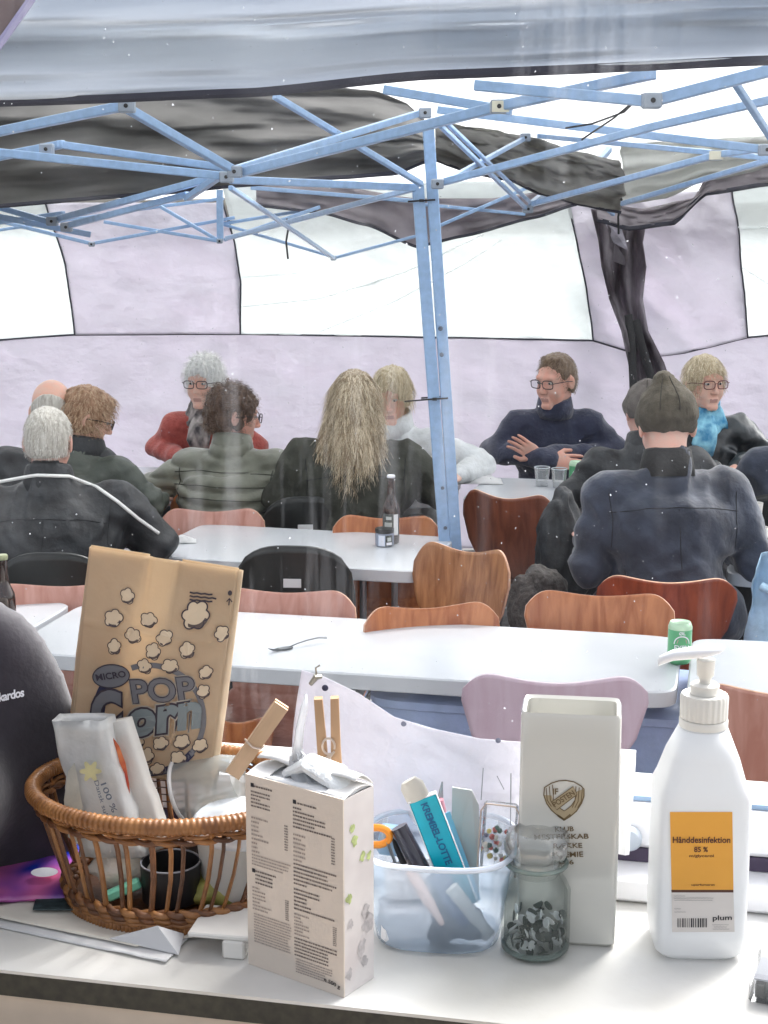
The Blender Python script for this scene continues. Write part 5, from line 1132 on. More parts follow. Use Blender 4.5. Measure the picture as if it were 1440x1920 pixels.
# plastic wrap rising out of the box
M_film = clear('cloudy film', milk=.35, milkcol=(.9, .92, .95), gloss=.12, rough=.12)
m = MB(); 
def film(u, v):
    a = u * 2 * math.pi; r = .017 * (1 - v) ** 1.3 + .003 + .002 * math.sin(a * 5 + v * 9); x = bw_ * (.50 - .12 * v) + r * 1.3 * math.cos(a); y = bd * .5 + r * .7 * math.sin(a); z = bh - .012 + .030 * v + .004 * math.sin(a * 3); return (x, y, z)
m.grid(film, 40, 16); m.tube([(bw_ * .38, bd * .5, bh + .012), (bw_ * .41, bd * .5, bh + .035), (bw_ * .46, bd * .5, bh + .052), (bw_ * .48, bd * .5, bh + .062)], [.005, .004, .0035, .001], 10, flat=.5); m.build('plastic_wrap', M_film, tb, mods=solid(.0004), angle=180)
m = MB(); m.tube([(bw_ * .30, bd * .4, bh + .002), (bw_ * .5, bd * .5, bh + .012), (bw_ * .72, bd * .6, bh + .006), (bw_ * .9, bd * .4, bh)], [.006, .012, .014, .006], 12, flat=.5); m.build('crumpled_foil', mat('bright foil paper', (.8, .82, .82), .35, var=.1, vscale=60, bump=.8, bscale=60), tb)

# --- clothes pegs
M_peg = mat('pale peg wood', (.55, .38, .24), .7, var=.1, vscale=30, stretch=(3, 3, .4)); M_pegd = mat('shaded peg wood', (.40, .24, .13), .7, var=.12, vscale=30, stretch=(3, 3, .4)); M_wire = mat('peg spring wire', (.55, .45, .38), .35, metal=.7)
def peg(label, top, bot, Y0, Y1, w, th, front_edge, m_):
    """a wooden clothes peg between two measured points"""
    a, b = W(*bot, Y0), W(*top, Y1); d = (b - a); L = d.length; d.normalize(); y = Vector((0, 1, 0)); y -= d * y.dot(d); y.normalize(); x = y.cross(d)
    Mx = Matrix.Translation(a) @ Matrix((x, y, d)).transposed().to_4x4(); t = thing('clothes_peg', label, 'clothes peg', M=Mx)
    if front_edge: # both halves side by side
        for q in (-1, 1):
            m = MB(); prof = [(.0006, 0), (.0012, L * .25), (.0014, L * .5), (.0016, L * .55), (.0030, L)]
            m.loft([[(q * i, -w, z), (q * (i + th * (1.25 - .35 * z / L)), -w, z), (q * (i + th * (1.25 - .35 * z / L)), w, z), (q * i, w, z)] if q > 0 else [(q * (i + th * (1.25 - .35 * z / L)), -w, z), (q * i, -w, z), (q * i, w, z), (q * (i + th * (1.25 - .35 * z / L)), w, z)] for i, z in prof])
            m.build('peg_half', m_, t, smooth=False)
        s = MB(); s.tube([(.0045 * math.cos(q), -w - .001, L * .55 + .006 * math.sin(q)) for q in [j * .35 - .4 for j in range(17)]] + [(-.006, -w - .001, L * .40), (-.009, -w - .0005, L * .34)], .0009, 6); s.build('spring', M_wire, t)
        s = MB(); s.tube([(.004, -w - .0015, L * .5), (-.002, -w - .0015, L * .4), (-.008, -w - .001, L * .32)], .0009, 6); s.build('spring', M_wire, t)
    else:
        m = MB(); m.loft([[(-w, -th, z), (w, -th, z), (w, -.0004, z), (-w, -.0004, z)] for z in (0, L * .5, L)]); m.build('peg_half', m_, t, smooth=False)
        m = MB(); m.loft([[(-w, .0004, z), (w, .0004, z), (w, th, z), (-w, th, z)] for z in (0, L * .5)] + [[(-w, .003, L), (w, .003, L), (w, th + .003, L), (-w, th + .003, L)]]); m.build('peg_half', m_, t, smooth=False)
        s = MB(); s.tube([(-w - .0015, .002, L * .42), (-w, -th - .001, L * .44), (0, -th - .0012, L * .42), (w, -th - .001, L * .46), (w + .0015, .002, L * .48)], .0009, 6); s.build('spring', M_wire, t)
    return t
peg('wooden clothes peg leaning out of the wicker basket to the right', (528, 1322), (436, 1452), 1.165, 1.165, .0062, .0035, False, M_peg)
peg('wooden clothes peg standing upright behind the beige box, its spring facing the room', (612, 1308), (622, 1500), 1.07, 1.07, .004, .0066, True, M_pegd)

# --- paper sheet standing behind the pegs
def sheetf(u, v):
    P0 = [(566, 1256), (610, 1270), (672, 1300), (740, 1345), (820, 1368), (900, 1385), (985, 1392)]; k = u * 6; i = min(5, int(k)); f = k - i; x = P0[i][0] + (P0[i + 1][0] - P0[i][0]) * f; y = P0[i][1] + (P0[i + 1][1] - P0[i][1]) * f
    xb = 552 + (990 - 552) * u; yb = 1560; s = math.sin(math.pi * v); x = x + (xb - x) * v - 12 * s * (1 - u) ** 3; Y = 1.168 - .012 * math.sin(u * 3.1) + .012 * v - .06 * u * .3 + .004 * fbm(u * 5, v * 4, 2)
    p = W(x, y + (yb - y) * v, Y); return tuple(p)
m = MB(); m.grid(sheetf, 60, 30); sh_ = m.build('paper_sheet', mat('white pricked paper', (.80, .79, .84), .8, trans=.3, bump=.35, bscale=90, var=.02, vscale=60), None, mods=solid(.0004), angle=180); tag(sh_, 'large white pricked paper sheet with punched holes standing behind the peg and the tub', 'paper')
for x, y, r, c_ in ((607, 1291, .0026, (.05, .05, .09)), (756, 1359, .0022, (.25, .26, .34)), (936, 1388, .0022, (.25, .26, .34))):
    best = min(((u / 60, v / 30) for u in range(61) for v in range(31)), key=lambda q: (Vector(inv(sheetf(*q))) - Vector((x, y))).length); p = Vector(sheetf(*best)); m = MB()
    m.lathe([(r, 0), (r * .6, .0006)], 14, Matrix.Translation(p + Vector((0, -.0008, 0))) @ Matrix.Rotation(R(90), 4, 'X')); m.build('punched_hole', mat('hole %.2f' % c_[0], c_, .8), sh_, world=True)
m = MB(); a = W(582, 1283, 1.155); b = W(604, 1268, 1.155); m.tube([a, (a + b) / 2 + Vector((0, 0, .003)), b], [.003, .0045, .0025], 8, flat=.6); m.tube([W(594, 1268, 1.155), W(592, 1252, 1.155), W(600, 1247, 1.155)], .0008, 5)
tag(m.build('binder_clip', mat('dull steel', (.32, .31, .27), .4, metal=.7), None), 'tiny steel clip gripping the top corner of the pricked paper sheet', 'clip')

# --- wicker basket
bc = onsill(306, 1755); bcy = bc.y + .062; BC = Vector((-.170, bcy + .0, ZS + .0035))
tk = thing('wicker_basket', 'oval brown wicker basket full of bags and lids on the left of the sill', 'basket', BC, -10)
M_w1 = mat('honey wicker', (.17, .065, .02), .4, col2=(.36, .16, .05), vscale=60, bump=.15, bscale=150, stretch=(1, 1, .5)); M_w2 = mat('brown wicker', (.07, .026, .010), .45, col2=(.19, .075, .028), vscale=45, bump=.15, bscale=150)
RX, RY, BXr, BYr, HB = .107, .084, .077, .060, .094
def bell(k, a, dr=0): # point on the basket wall at height fraction k
    rx = BXr + (RX - BXr) * k ** .8 + dr; ry = BYr + (RY - BYr) * k ** .8 + dr; return Vector((rx * math.cos(a), ry * math.sin(a), HB * k))
def ringtube(k, dr, r, amp=0, cyc=0, ph=0, n=240, dz=0, nt=8, ridge=0, flat=1):
    m = MB(); P = []; rs_ = []
    for j in range(n):
        a = 2 * math.pi * j / n; p = bell(k, a, dr + amp * math.sin(cyc * a + ph)); p.z += dz + amp * .35 * math.cos(cyc * a + ph); P.append(p); rs_.append(r * (1 + ridge * math.sin(a * 150)))
    m.tube(P, rs_, nt, closed=True, flat=flat); return m
ringtube(1, .0015, .0064, n=780, ridge=.06).build('rim', M_w1, tk, angle=180)
ringtube(.0, .004, .0052, n=780, ridge=.14, dz=.003).build('foot_ring', M_w1, tk, angle=180)
for k, z in ((.115, 0), (.17, 0)):
    for ph in (0, math.pi): ringtube(k, .001, .0028, .0026, 22, ph + k * 9, dz=0).build('weave_strand', M_w2 if ph else M_w1, tk, angle=180)
ringtube(.075, .004, .0024, .0008, 44, 0).build('weave_strand', M_w1, tk, angle=180)
for k in (.855,):
    for ph in (0, math.pi): ringtube(k, .0005, .0022, .0024, 22, ph, dz=0).build('weave_strand', M_w2 if ph else M_w1, tk, angle=180)
ringtube(.90, .0008, .0016, .0016, 22, 1.3).build('weave_strand', M_w1, tk, angle=180)
for j in range(44):
    a = 2 * math.pi * j / 44; m = MB(); m.tube([bell(k, a + .10 * math.sin(k * 2.2) + .04 * math.sin(j * 2.3)) for k in (.02, .25, .5, .75, .97)], .0019 if j % 3 else .0023, 6, flat=.7); m.build('stake', M_w2 if j % 2 else M_w1, tk)
m = MB(); m.lathe([(.001, .004), (BXr, .004), (BXr, .007), (.001, .007)], 40, sy=BYr / BXr); m.build('base', M_w2, tk)

# --- things in the basket
def inb(x, y, z=0): return parent_matrix(tk) @ Vector((x, y, z))
p = inb(.008, -.026, .010); t = thing('black_cup', 'small black plastic cup inside the wicker basket', 'cup', p); m = MB(); m.lathe([(.02, 0), (.0225, .002), (.0235, .032), (.0225, .032), (.0205, .004), (.0005, .004)], 30); m.build('cup_body', M_blk, t); m = MB(); m.tube([(.023 * math.cos(a), .023 * math.sin(a), .032) for a in [2 * math.pi * j / 30 for j in range(30)]], .0008, 5, closed=True); m.build('rim', mat('cup gloss rim', (.2, .2, .22), .15), t)
def lump(name, label, cat, c, r, m_, rz=0, seed=1, amp=.15, parent=None):
    m = MB(); m.ball((0, 0, 0), r, 24, 16); m.v = [tuple(Vector(q) * (1 + amp * fbm(q[0] * 60 + seed, q[1] * 60, q[2] * 60, 3))) for q in m.v]; o = m.build(name, m_, parent, angle=180); o.location = c; o.rotation_euler = (0, 0, R(rz))
    return tag(o, label, cat) if label else o
lump('crumpled_wrapper', 'crumpled pale paper wrapper at the left inside the basket', 'wrapper', inb(-.035, -.012, .035), (.030, .02, .024), mat('ivory wrapper', (.68, .63, .55), .6, bump=.6, bscale=60, var=.1), 20, 3, .35)
lump('tea_bag_pack', 'olive green packet at the right on the basket floor', 'packet', inb(.045, -.012, .018), (.03, .024, .012), mat('olive packet', (.25, .25, .06), .5, col2=(.45, .42, .12), vscale=60), 0, 5, .3)
m = MB(); m.box(-.014, .014, -.004, .004, -.004, .004, bev=.0015); o = m.build('mint_stick', mat('mint plastic', (.25, .72, .50), .4), None, smooth=False); o.location = inb(-.026, -.040, .022); o.rotation_euler = (0, R(-22), R(8)); tag(o, 'mint green plastic stick at the bottom of the basket, left of the black cup', 'stick')
lump('dark_bag', 'dark brown packet at the back inside the basket', 'packet', inb(.04, .02, .036), (.03, .022, .022), mat('dark packet', (.03, .02, .015), .5, var=.3, vscale=40), 0, 8, .3)
# white tub with lid
p = inb(.062, .0, .052); t = thing('lidded_tub', 'round white tub with a shiny clear lid inside the basket, left of the beige box', 'tub', p); m = MB(); m.lathe([(.034, -.045), (.039, .008)], 40); m.build('tub_body', mat('tub white', (.66, .66, .62), .4), t)
m = MB(); m.lathe([(.0405, .0082), (.042, .012), (.0415, .020), (.038, .0225), (.0005, .0235)], 48); m.build('lid', mat('glossy white lid', (.70, .76, .82), .12, col2=(.80, .84, .88), vscale=30, coat=1, bump=.2, bscale=30), t, angle=60)
# cup lying on its side
p = W(402, 1468, 1.195); t = thing('clear_cup', 'clear plastic cup lying on its side against the popcorn bag', 'cup', M=Matrix.Translation(p) @ Matrix.Rotation(R(-12), 4, 'Z') @ Matrix.Rotation(R(72), 4, 'Y'))
Mcl = clear('cup plastic', milk=.4, milkcol=(.68, .72, .70), gloss=.15, rough=.08); m = MB(); m.lathe([(.026, -.028), (.0245, -.02), (.021, .012), (.018, .022), (.0005, .023)], 40, cap=False); m.build('cup_body', Mcl, t, angle=60)
m = MB(); m.tube([(.0262 * math.cos(a), .0262 * math.sin(a), -.028) for a in [2 * math.pi * j / 40 for j in range(40)]], .0018, 8, closed=True); m.build('rim', mat('cup rim plastic', (.74, .72, .70), .3), t)

# --- popcorn bag
YP = 1.205; a0 = W(168, 1026, YP)
MPB = Matrix.Translation(a0) @ Matrix.Rotation(R(-6), 4, 'Z') @ Matrix.Rotation(R(7.6), 4, 'Y')
tp = thing('popcorn_bag', 'brown paper microwave popcorn bag with black cartoon print standing in the basket', 'bag', M=MPB)
def kraft():
    m = mat('kraft paper', (.62, .48, .32), .75, col2=(.72, .60, .44), vscale=7, bump=.25, bscale=35, trans=.42); return m
M_k = kraft(); BWd, BHt = .1215, .185
def bagf(u, v): # u across, v down
    x = u * BWd * (1 - .03 * v) - .010 * v * (1 - u) * 0; z = -v * BHt; y = -.0018 * math.sin(math.pi * min(1, v * 1.3)) * math.sin(math.pi * u) * 5
    for c_, d_ in ((.41, .0022), (.60, .0022)): y += d_ * math.exp(-((u - c_) / .018) ** 2) * max(0, 1 - v * 2.4)
    y += .0009 * fbm(u * 4, v * 5, 4) * min(1, v * 6) - .0012 * math.exp(-((v - .33) / .01) ** 2); return (x, y, z)
m = MB(); m.grid(bagf, 60, 60); m.build('front_panel', M_k, tp, mods=solid(.0004), angle=180)
for u0, u1, v0, v1 in ((0, .40, 0, 1), (.62, 1, 0, 1), (.40, .62, .42, 1)): # gap added to the back so light through one layer forms a bright strip
    m = MB(); m.grid(lambda u, v: (bagf(u0 + (u1 - u0) * u, v0 + (v1 - v0) * v)[0], .004 + .020 * min(1, (v0 + (v1 - v0) * v) * 1.6), bagf(u0 + (u1 - u0) * u, v0 + (v1 - v0) * v)[2] + .001), 12, 20); m.build('back_panel', M_k, tp, mods=solid(.0004), angle=180)
for s_ in (0, 1):
    m = MB(); m.grid(lambda u, v: ((-.0035 * math.sin(u * math.pi) * 1.5 * min(1, v * 2) if s_ == 0 else 0) + bagf(s_, v)[0] + (.004 * math.sin(u * math.pi) if s_ else 0), (.004 + .020 * min(1, v * 1.6)) * u, -v * BHt), 6, 20); m.build('side_fold', M_k, tp, mods=solid(.0004), angle=180)
FP = Face(MPB @ Matrix.Translation((0, -.0085, 0)), tp)
class BagFace(Face):
    def _emit(s, name, mb, m, lift, kind=None, label=None):
        Mi = MPB.inverted(); out = []
        for u, w in mb.v:
            q = bagf(max(0, min(1, u / BWd)), max(0, min(1, -w / BHt))); out.append((u, q[1] - .0006 - lift, w))
        mb.v = out; o = mb.build(name, m, s.p, smooth=False); 
        if kind: o['kind'] = kind
        return o
FP = BagFace(MPB, tp)
M_pk = mat('popcorn print dark', (.045, .035, .05), .6); M_pg = mat('popcorn print grey', (.17, .17, .185), .6); M_pn = mat('popcorn print navy', (.03, .03, .075), .6); M_pl = mat('popcorn fill', (.68, .55, .39), .75); M_pb = mat('popcorn shade', (.12, .09, .08), .7)
ring = lambda cx, cy, rx, ry, a0_, a1_, n=50: [(cx + rx * math.cos(R(a0_ + (a1_ - a0_) * j / n)), cy + ry * math.sin(R(a0_ + (a1_ - a0_) * j / n))) for j in range(n + 1)]
def arcband(cx, cy, r0, r1, a0_, a1_, m_, n=60, sy=1.05, dw=0):
    P = []; 
    for j in range(n):
        q = [R(a0_ + (a1_ - a0_) * (j + e) / n) for e in (0, 1)]; P.append([(cx + r * math.cos(q[e]), cy + r * sy * math.sin(q[e])) for r, e in ((r0, 0), (r1, 0), (r1, 1), (r0, 1))])
    return FP.poly('printed_ring', P, m_, .0003)
arcband(285, 1344, 93, 103, -110, 95, M_pg); arcband(285, 1344, 92, 105, 40, 118, M_pn); arcband(285, 1344, 88, 112, 160, 215, M_pn)
def popcorn(cx, cy, r, rot=0, shade=True, n=5):
    P = []; 
    for j in range(60):
        a = 2 * math.pi * j / 60; q = .80 + .30 * abs(math.sin(n * .5 * a + rot)) ** .7 + .09 * math.sin(a * 2 + rot * 3); P.append((cx + r * q * math.cos(a), cy + r * q * math.sin(a)))
    FP.poly('popcorn_print', [P], M_pl, .0005)
    if shade:
        S = [(cx + r * 1.0 * math.cos(R(a)) * 1.02, cy + r * math.sin(R(a)) * 1.02) for a in range(20, 125, 8)]; T2 = [(cx - r * .1 + r * .85 * math.cos(R(a)), cy - r * .05 + r * .78 * math.sin(R(a))) for a in range(124, 18, -8)]
        FP.poly('popcorn_shade', [[S[i], S[i + 1], T2[len(T2) - 2 - i], T2[len(T2) - 1 - i]] for i in range(len(S) - 1)], M_pb, .0006)
    FP.stroke('popcorn_outline', [P], max(1.6, r * .11), M_pk, .0007, closed=True)
for (x, y, r) in ((243, 1114, 13), (217, 1155, 16), (284, 1157, 14), (255, 1186, 14), (314, 1190, 14), (219, 1208, 13), (293, 1215, 14), (355, 1214, 14), (417, 1186, 13), (277, 1243, 13), (324, 1243, 14), (388, 1258, 12), (383, 1294, 12), (258, 1390, 13), (302, 1393, 13), (342, 1390, 14), (376, 1397, 13), (276, 1416, 14), (335, 1420, 13), (296, 1441, 12), (250, 1416, 12)):
    popcorn(x, y, r, x * .37)
popcorn(370, 1150, 24, 1.2, True, 6)
E1 = [(212 + 36 * math.cos(R(a)) * math.cos(-.14) - 22 * math.sin(R(a)) * math.sin(-.14), 1264 + 36 * math.cos(R(a)) * math.sin(-.14) + 22 * math.sin(R(a)) * math.cos(-.14)) for a in range(0, 360, 8)]
FP.poly('printed_oval', [E1], M_pg, .0006); FP.stroke('printed_oval_outline', [E1], 2.2, M_pk, .0008, closed=True); FP.text('lettering', 'MICRO', (184, 1274), (242, 1264), 13, M_pk, .001)
M_pw = mat('popcorn print halo', (.42, .38, .32), .7)
FP.text('lettering', 'POP', (254, 1315), (370, 1309), 48, M_pg, .0012); FP.text('lettering_outline', 'POP+', (254, 1315), (370, 1309), 48, M_pk, .0009); FP.text('lettering_halo', 'POP++', (254, 1315), (370, 1309), 48, M_pw, .0007)
FP.text('lettering_outline', 'C+', (180, 1379), (246, 1370), 88, M_pk, .0012); FP.text('lettering', 'C', (180, 1379), (246, 1370), 88, M_pg, .0015)
FP.text('lettering_halo', 'orn++', (246, 1382), (388, 1362), 56, M_pw, .0016); FP.text('lettering_outline', 'orn+', (246, 1382), (388, 1362), 56, M_pk, .0018); FP.text('lettering', 'orn', (246, 1382), (388, 1362), 56, mat('popcorn print blue grey', (.22, .26, .27), .6), .0021)
for k in range(3): FP.stroke('fine_print', [[(358 + q * 7, 1108 + k * 6.5 + q * .8 + (q % 2) * 1.2) for q in range(7 + k % 2)]], 3.2, M_pk, .0005)
FP.poly('printed_dot', [[(432 + 4 * math.cos(R(a)), 1111 + 5 * math.sin(R(a))) for a in range(0, 360, 30)]], M_pk, .0005); FP.stroke('printed_arrow', [[(430, 1134), (431, 1122)], [(426, 1127), (431, 1121), (436, 1128)]], 2.2, M_pk, .0005)
for k in range(4): FP.stroke('printed_line', [[(268 + q * 12, 1462 + k * 13 + (q % 3) * 1.2) for q in range(10)]], 2.4, M_pb, .0005)

# --- white sugar bag with an orange one behind
MSB = FM(150, 1592, -8, Y=1.135, tilt=-3, lean=-6)
ts = thing('sugar_bag', 'crumpled white paper bag reading 100 % leaning in the left of the basket', 'bag', M=MSB)
M_sb = mat('white sugar paper', (.72, .72, .71), .6, col2=(.60, .60, .57), vscale=20, bump=.6, bscale=22, trans=.25, detail=3)
secs = []; rsb = random.Random(4)
for k in range(13):
    z = .108 * k / 12 - .006; kk = k / 12; w = .0265 - .0045 * kk; d = .019 - .003 * kk; cx = .026 - .020 * kk
    ring_ = sq(w, d, z, cx - .004 + .004 * (1 - kk), .015, 40, 5); secs.append([tuple(Vector(q) + Vector((.003 * fbm(q[0] * 80, q[2] * 60, k * .3), .004 * fbm(q[0] * 90, q[2] * 70, 5 + k * .1), .002 * fbm(q[0] * 60, q[1] * 60, 2) * kk))) for q in ring_])
secs.append([(q[0] * .8 + .002, q[1] * .8 + .003, q[2] - .004) for q in secs[-1]]); secs.append([(q[0], q[1], q[2] - .03) for q in secs[-1]])
m = MB(); m.loft(secs, cap1=False); m.build('bag_body', M_sb, ts, angle=180)
class SBFace(Face): pass
FSB = Face(MSB @ Matrix.Translation((0, -.0085, 0)), ts)
FSB.poly('yellow_flower', [[(170 + 16 * math.cos(R(a)) * (1 + .3 * math.cos(R(a * 6))), 1446 + 16 * math.sin(R(a)) * (1 + .3 * math.cos(R(a * 6)))) for a in range(0, 360, 6)]], mat('pale yellow print', (.60, .56, .30), .7, var=.15, vscale=90), .0004)
FSB.poly('printed_vase', [[(120, 1500), (128, 1445), (140, 1430), (148, 1470), (160, 1540), (150, 1580), (128, 1570)]], mat('grey green print', (.45, .44, .38), .7, var=.15, vscale=90), .0003)
FSB.text('lettering', '100 %', (189, 1470), (211, 1524), 11, mat('slate print', (.12, .15, .2), .6), .0008); FSB.text('lettering', 'Dansk sukker', (177, 1464), (204, 1556), 8, mat('slate print', (.12, .15, .2), .6), .0008)
MS2 = FM(248, 1600, -14, Y=1.145, tilt=-15, lean=-4)
t2 = thing('food_bag', 'opened white and orange bag leaning right of the sugar bag in the basket', 'bag', M=MS2)
m = MB(); m.loft([sq(.022 - .009 * k / 8, .012 - .004 * k / 8, .105 * k / 8, .008, .01, 32, 4) for k in range(9)]); m.v = [tuple(Vector(q) + Vector((.0015 * fbm(q[0] * 80, q[2] * 50, 1), .002 * fbm(q[0] * 60, q[2] * 60, 7), 0))) for q in m.v]; m.build('bag_body', mat('ivory bag paper', (.72, .69, .64), .6, bump=.4, bscale=30, trans=.2), t2, angle=180)
F2 = Face(MS2 @ Matrix.Translation((0, -.0045, 0)), t2)
F2.poly('orange_window', [[(213, 1383), (224, 1398), (236, 1430), (243, 1470), (246, 1520), (236, 1496), (222, 1465), (215, 1420)]], mat('orange red print', (.50, .05, .03), .5, col2=(.72, .22, .08), vscale=70), .0006)

# --- papers, magazine, tray under the basket
def sheetpoly(name, label, cat, P, z, m_, curl=None, th=.0006, amp=.0015):
    a, b, c_, d_ = [onsill(*q) for q in P]
    g = MB(); 
    def fn(u, v):
        p = (a * (1 - u) + b * u) * (1 - v) + (d_ * (1 - u) + c_ * u) * v; zz = z + amp * abs(fbm(u * 3 + z * 999, v * 3, 2))
        if curl: zz += curl(u, v)
        return (p.x, p.y, ZS + zz)
    g.grid(fn, 24, 16); return tag(g.build(name, m_, None, mods=solid(th, 1), angle=180), label, cat)
sheetpoly('paper_sheet', 'lowest white paper under the basket, its right corner sticking out', 'paper', [(-60, 1728), (311, 1808), (380, 1735), (60, 1690)], .0003, M_paper, lambda u, v: .002 * max(0, u - .7))
sheetpoly('paper_sheet', 'cream sheet under the basket with a raised folded corner in front', 'paper', [(-60, 1716), (255, 1782), (440, 1752), (120, 1680)], .0030, mat('cream paper', (.70, .66, .58), .8, bump=.2, bscale=20, var=.05, vscale=12), lambda u, v: .0, amp=.001)
g = MB(); a = onsill(205, 1770); b = onsill(335, 1795); c_ = onsill(345, 1765); pk = W(295, 1736, a.y - .008)
g.add([tuple(a + Vector((0, 0, .0045))), tuple(b + Vector((0, 0, .002))), tuple(c_ + Vector((0, 0, .006))), tuple(pk)], [(0, 1, 3), (1, 2, 3), (0, 3, 2)]); tag(g.build('paper_corner', mat('thin white paper', (.80, .80, .81), .8, trans=.3), None, mods=solid(.0004), smooth=False), 'pointed white paper corner standing up in front of the wicker basket', 'paper')
sheetpoly('magazine', 'glossy magazine with pink and blue cover left of the basket, under the sleeve', 'magazine', [(-40, 1705), (135, 1700), (150, 1618), (-40, 1628)], .005, mat('magazine cover', (.01, .03, .35), .25, col2=(.75, .16, .34), vscale=24, detail=1, coat=.5), lambda u, v: .012 * v * (1 - abs(u - .7)), .003)
m = MB(); o_ = onsill(85, 1672); m.lathe([(.011, 0), (.001, .0006)], 24, sx=1.0, sy=.55); ov = m.build('white_oval', M_prt, None); ov.location = (o_.x, o_.y, ZS + .017); ov.rotation_euler = (R(14), 0, 0); ov.parent = bpy.data.objects['magazine']
sheetpoly('dark_card', 'small dark printed card between magazine and basket', 'card', [(62, 1722), (150, 1722), (150, 1700), (68, 1700)], .0065, mat('dark teal card', (.03, .05, .055), .5, var=.5, vscale=200), None, .001, .0005)
# low white stand the basket rests on
pt = onsill(437, 1800); t = thing('white_stand', 'low white plastic stand with a block foot beside the beige box, under the basket', 'stand', (pt.x, pt.y, ZS), -10)
m = MB(); m.box(-.0085, .0085, 0, .012, .0001, .0145, bev=.0015); m.build('foot', mat('off white plastic', (.74, .72, .68), .5), t, smooth=False)
m = MB(); m.box(-.035, .012, .001, .05, .0146, .0185, bev=.001); m.build('top_plate', mat('off white plastic', (.74, .72, .68), .5), t, smooth=False)

# --- plastic tub with pens
tc = onsill(830, 1796); TC = Vector((tc.x - .001, tc.y + .046, ZS)); TM = Matrix.Translation(TC) @ Matrix.Rotation(R(-8), 4, 'Z')
tt = thing('plastic_tub', 'translucent bluish plastic tub full of pens and odds and ends between box and vase', 'tub', M=TM)
M_tub = clear('bluish plastic', col=(.93, .965, 1), milk=.36, milkcol=(.68, .82, .98), gloss=.12, rough=.12)
def tubring(k, off=0): return sq(.046 + .011 * k ** .7 + off, .044 + .012 * k ** .7 + off, .001 + .073 * k, 0, 0, 56, 3)
m = MB(); m.loft([tubring(0, -.006), tubring(.03), tubring(.3), tubring(.6), tubring(.97)], cap1=False); m.build('tub_body', M_tub, tt, angle=180)
m = MB(); m.tube([tuple(q) for q in tubring(1, .001)], .0022, 8, closed=True); m.build('rim', mat('bluish white rim', (.72, .78, .88), .25), tt)
def tubp(px, py, Y): return W(px, py, Y)
def stick(name, label, cat, a, b, r, m_, ends=None, n=12, flat=1.0, r2=None):
    m = MB(); m.tube([a, (a + b) / 2, b], [r, r, r2 or r], n, flat=flat, up=(0, 1, 0)); o = m.build(name, m_, None, angle=50); tag(o, label, cat)
    return o
YT = TC.y
o = stick('glue_stick', 'thick black marker leaning left in the tub', 'marker', W(820, 1690, YT - .02), W(748, 1550, YT - .01), .0072, mat('black marker', (.02, .018, .03), .25, coat=.5), r2=.0066)
o2 = stick('pen', 'thin black pen beside the thick marker in the tub', 'pen', W(790, 1690, YT - .005), W(732, 1562, YT), .0028, M_blk)
a, b = W(870, 1700, YT - .012), W(792, 1497, YT - .020); d = (b - a).normalized(); y = Vector((0, 1, 0)); y -= d * y.dot(d); y.normalize(); x = y.cross(d)
MT = Matrix.Translation(a) @ Matrix((x, y, d)).transposed().to_4x4(); tq = thing('teal_pack', 'flat teal packet with blue lettering along it, standing in the tub', 'packet', M=MT); LL = (b - a).length
m = MB(); m.box(-.0105, .0105, -.001, .003, 0, LL, bev=.0008); m.build('pack_body', mat('teal plastic', (.0, .40, .52), .35, var=.08, vscale=60), tq, smooth=False)
m = MB(); m.box(-.0112, -.0106, -.0012, .003, 0, LL); m.box(.0106, .0112, -.0012, .003, 0, LL); m.box(-.0112, .0112, -.0012, .003, LL + .0002, LL + .0012); m.build('pack_edge', M_white, tq, smooth=False)
m = MB(); m.tube([(-.003, .001, LL), (-.004, .001, LL + .012), (-.005, .001, LL + .017)], [.009, .009, .006], 10, flat=.35, up=(0, 1, 0)); m.build('pack_cap', mat('putty plastic', (.52, .50, .45), .5), tq)
FQ = Face(MT @ Matrix.Translation((0, -.001, 0)), tq); FQ.text('lettering', 'KREMBEL-LOTTE', (788, 1508), (836, 1622), 13, mat('deep blue print', (.01, .12, .26), .5), .0006)
stick('blue_strip', 'light blue plastic strip with a pink tip right of the teal packet', 'strip', W(890, 1690, YT), W(832, 1525, YT + .01), .0052, mat('light blue plastic', (.25, .55, .72), .4), flat=.35)
stick('pink_pencil', 'pink pencil with a dark tip behind the blue strip', 'pencil', W(838, 1560, YT + .012), W(822, 1500, YT + .012), .004, mat('pink paint', (.7, .3, .36), .5), r2=.004)
stick('pen_tip', 'grey pen point sticking up above the pink pencil', 'pen', W(823, 1520, YT + .018), W(829, 1466, YT + .018), .0022, M_steel, r2=.0006)
m = MB(); P = [W(x, y, YT + .006 + .001 * i) for i, (x, y) in enumerate(((848, 1476), (885, 1482), (898, 1510), (898, 1690), (862, 1690), (846, 1600)))]; m.add([tuple(q) for q in P] + [tuple(q + Vector((0, .0012, 0))) for q in P], [(0, 1, 2, 3, 4, 5), (11, 10, 9, 8, 7, 6)] + [(i, i + 6, (i + 1) % 6 + 6, (i + 1) % 6) for i in range(6)])
tag(m.build('grey_card', mat('grey white card', (.55, .55, .53), .6), None, smooth=False), 'curved grey white card standing in the tub left of the bead case', 'card')
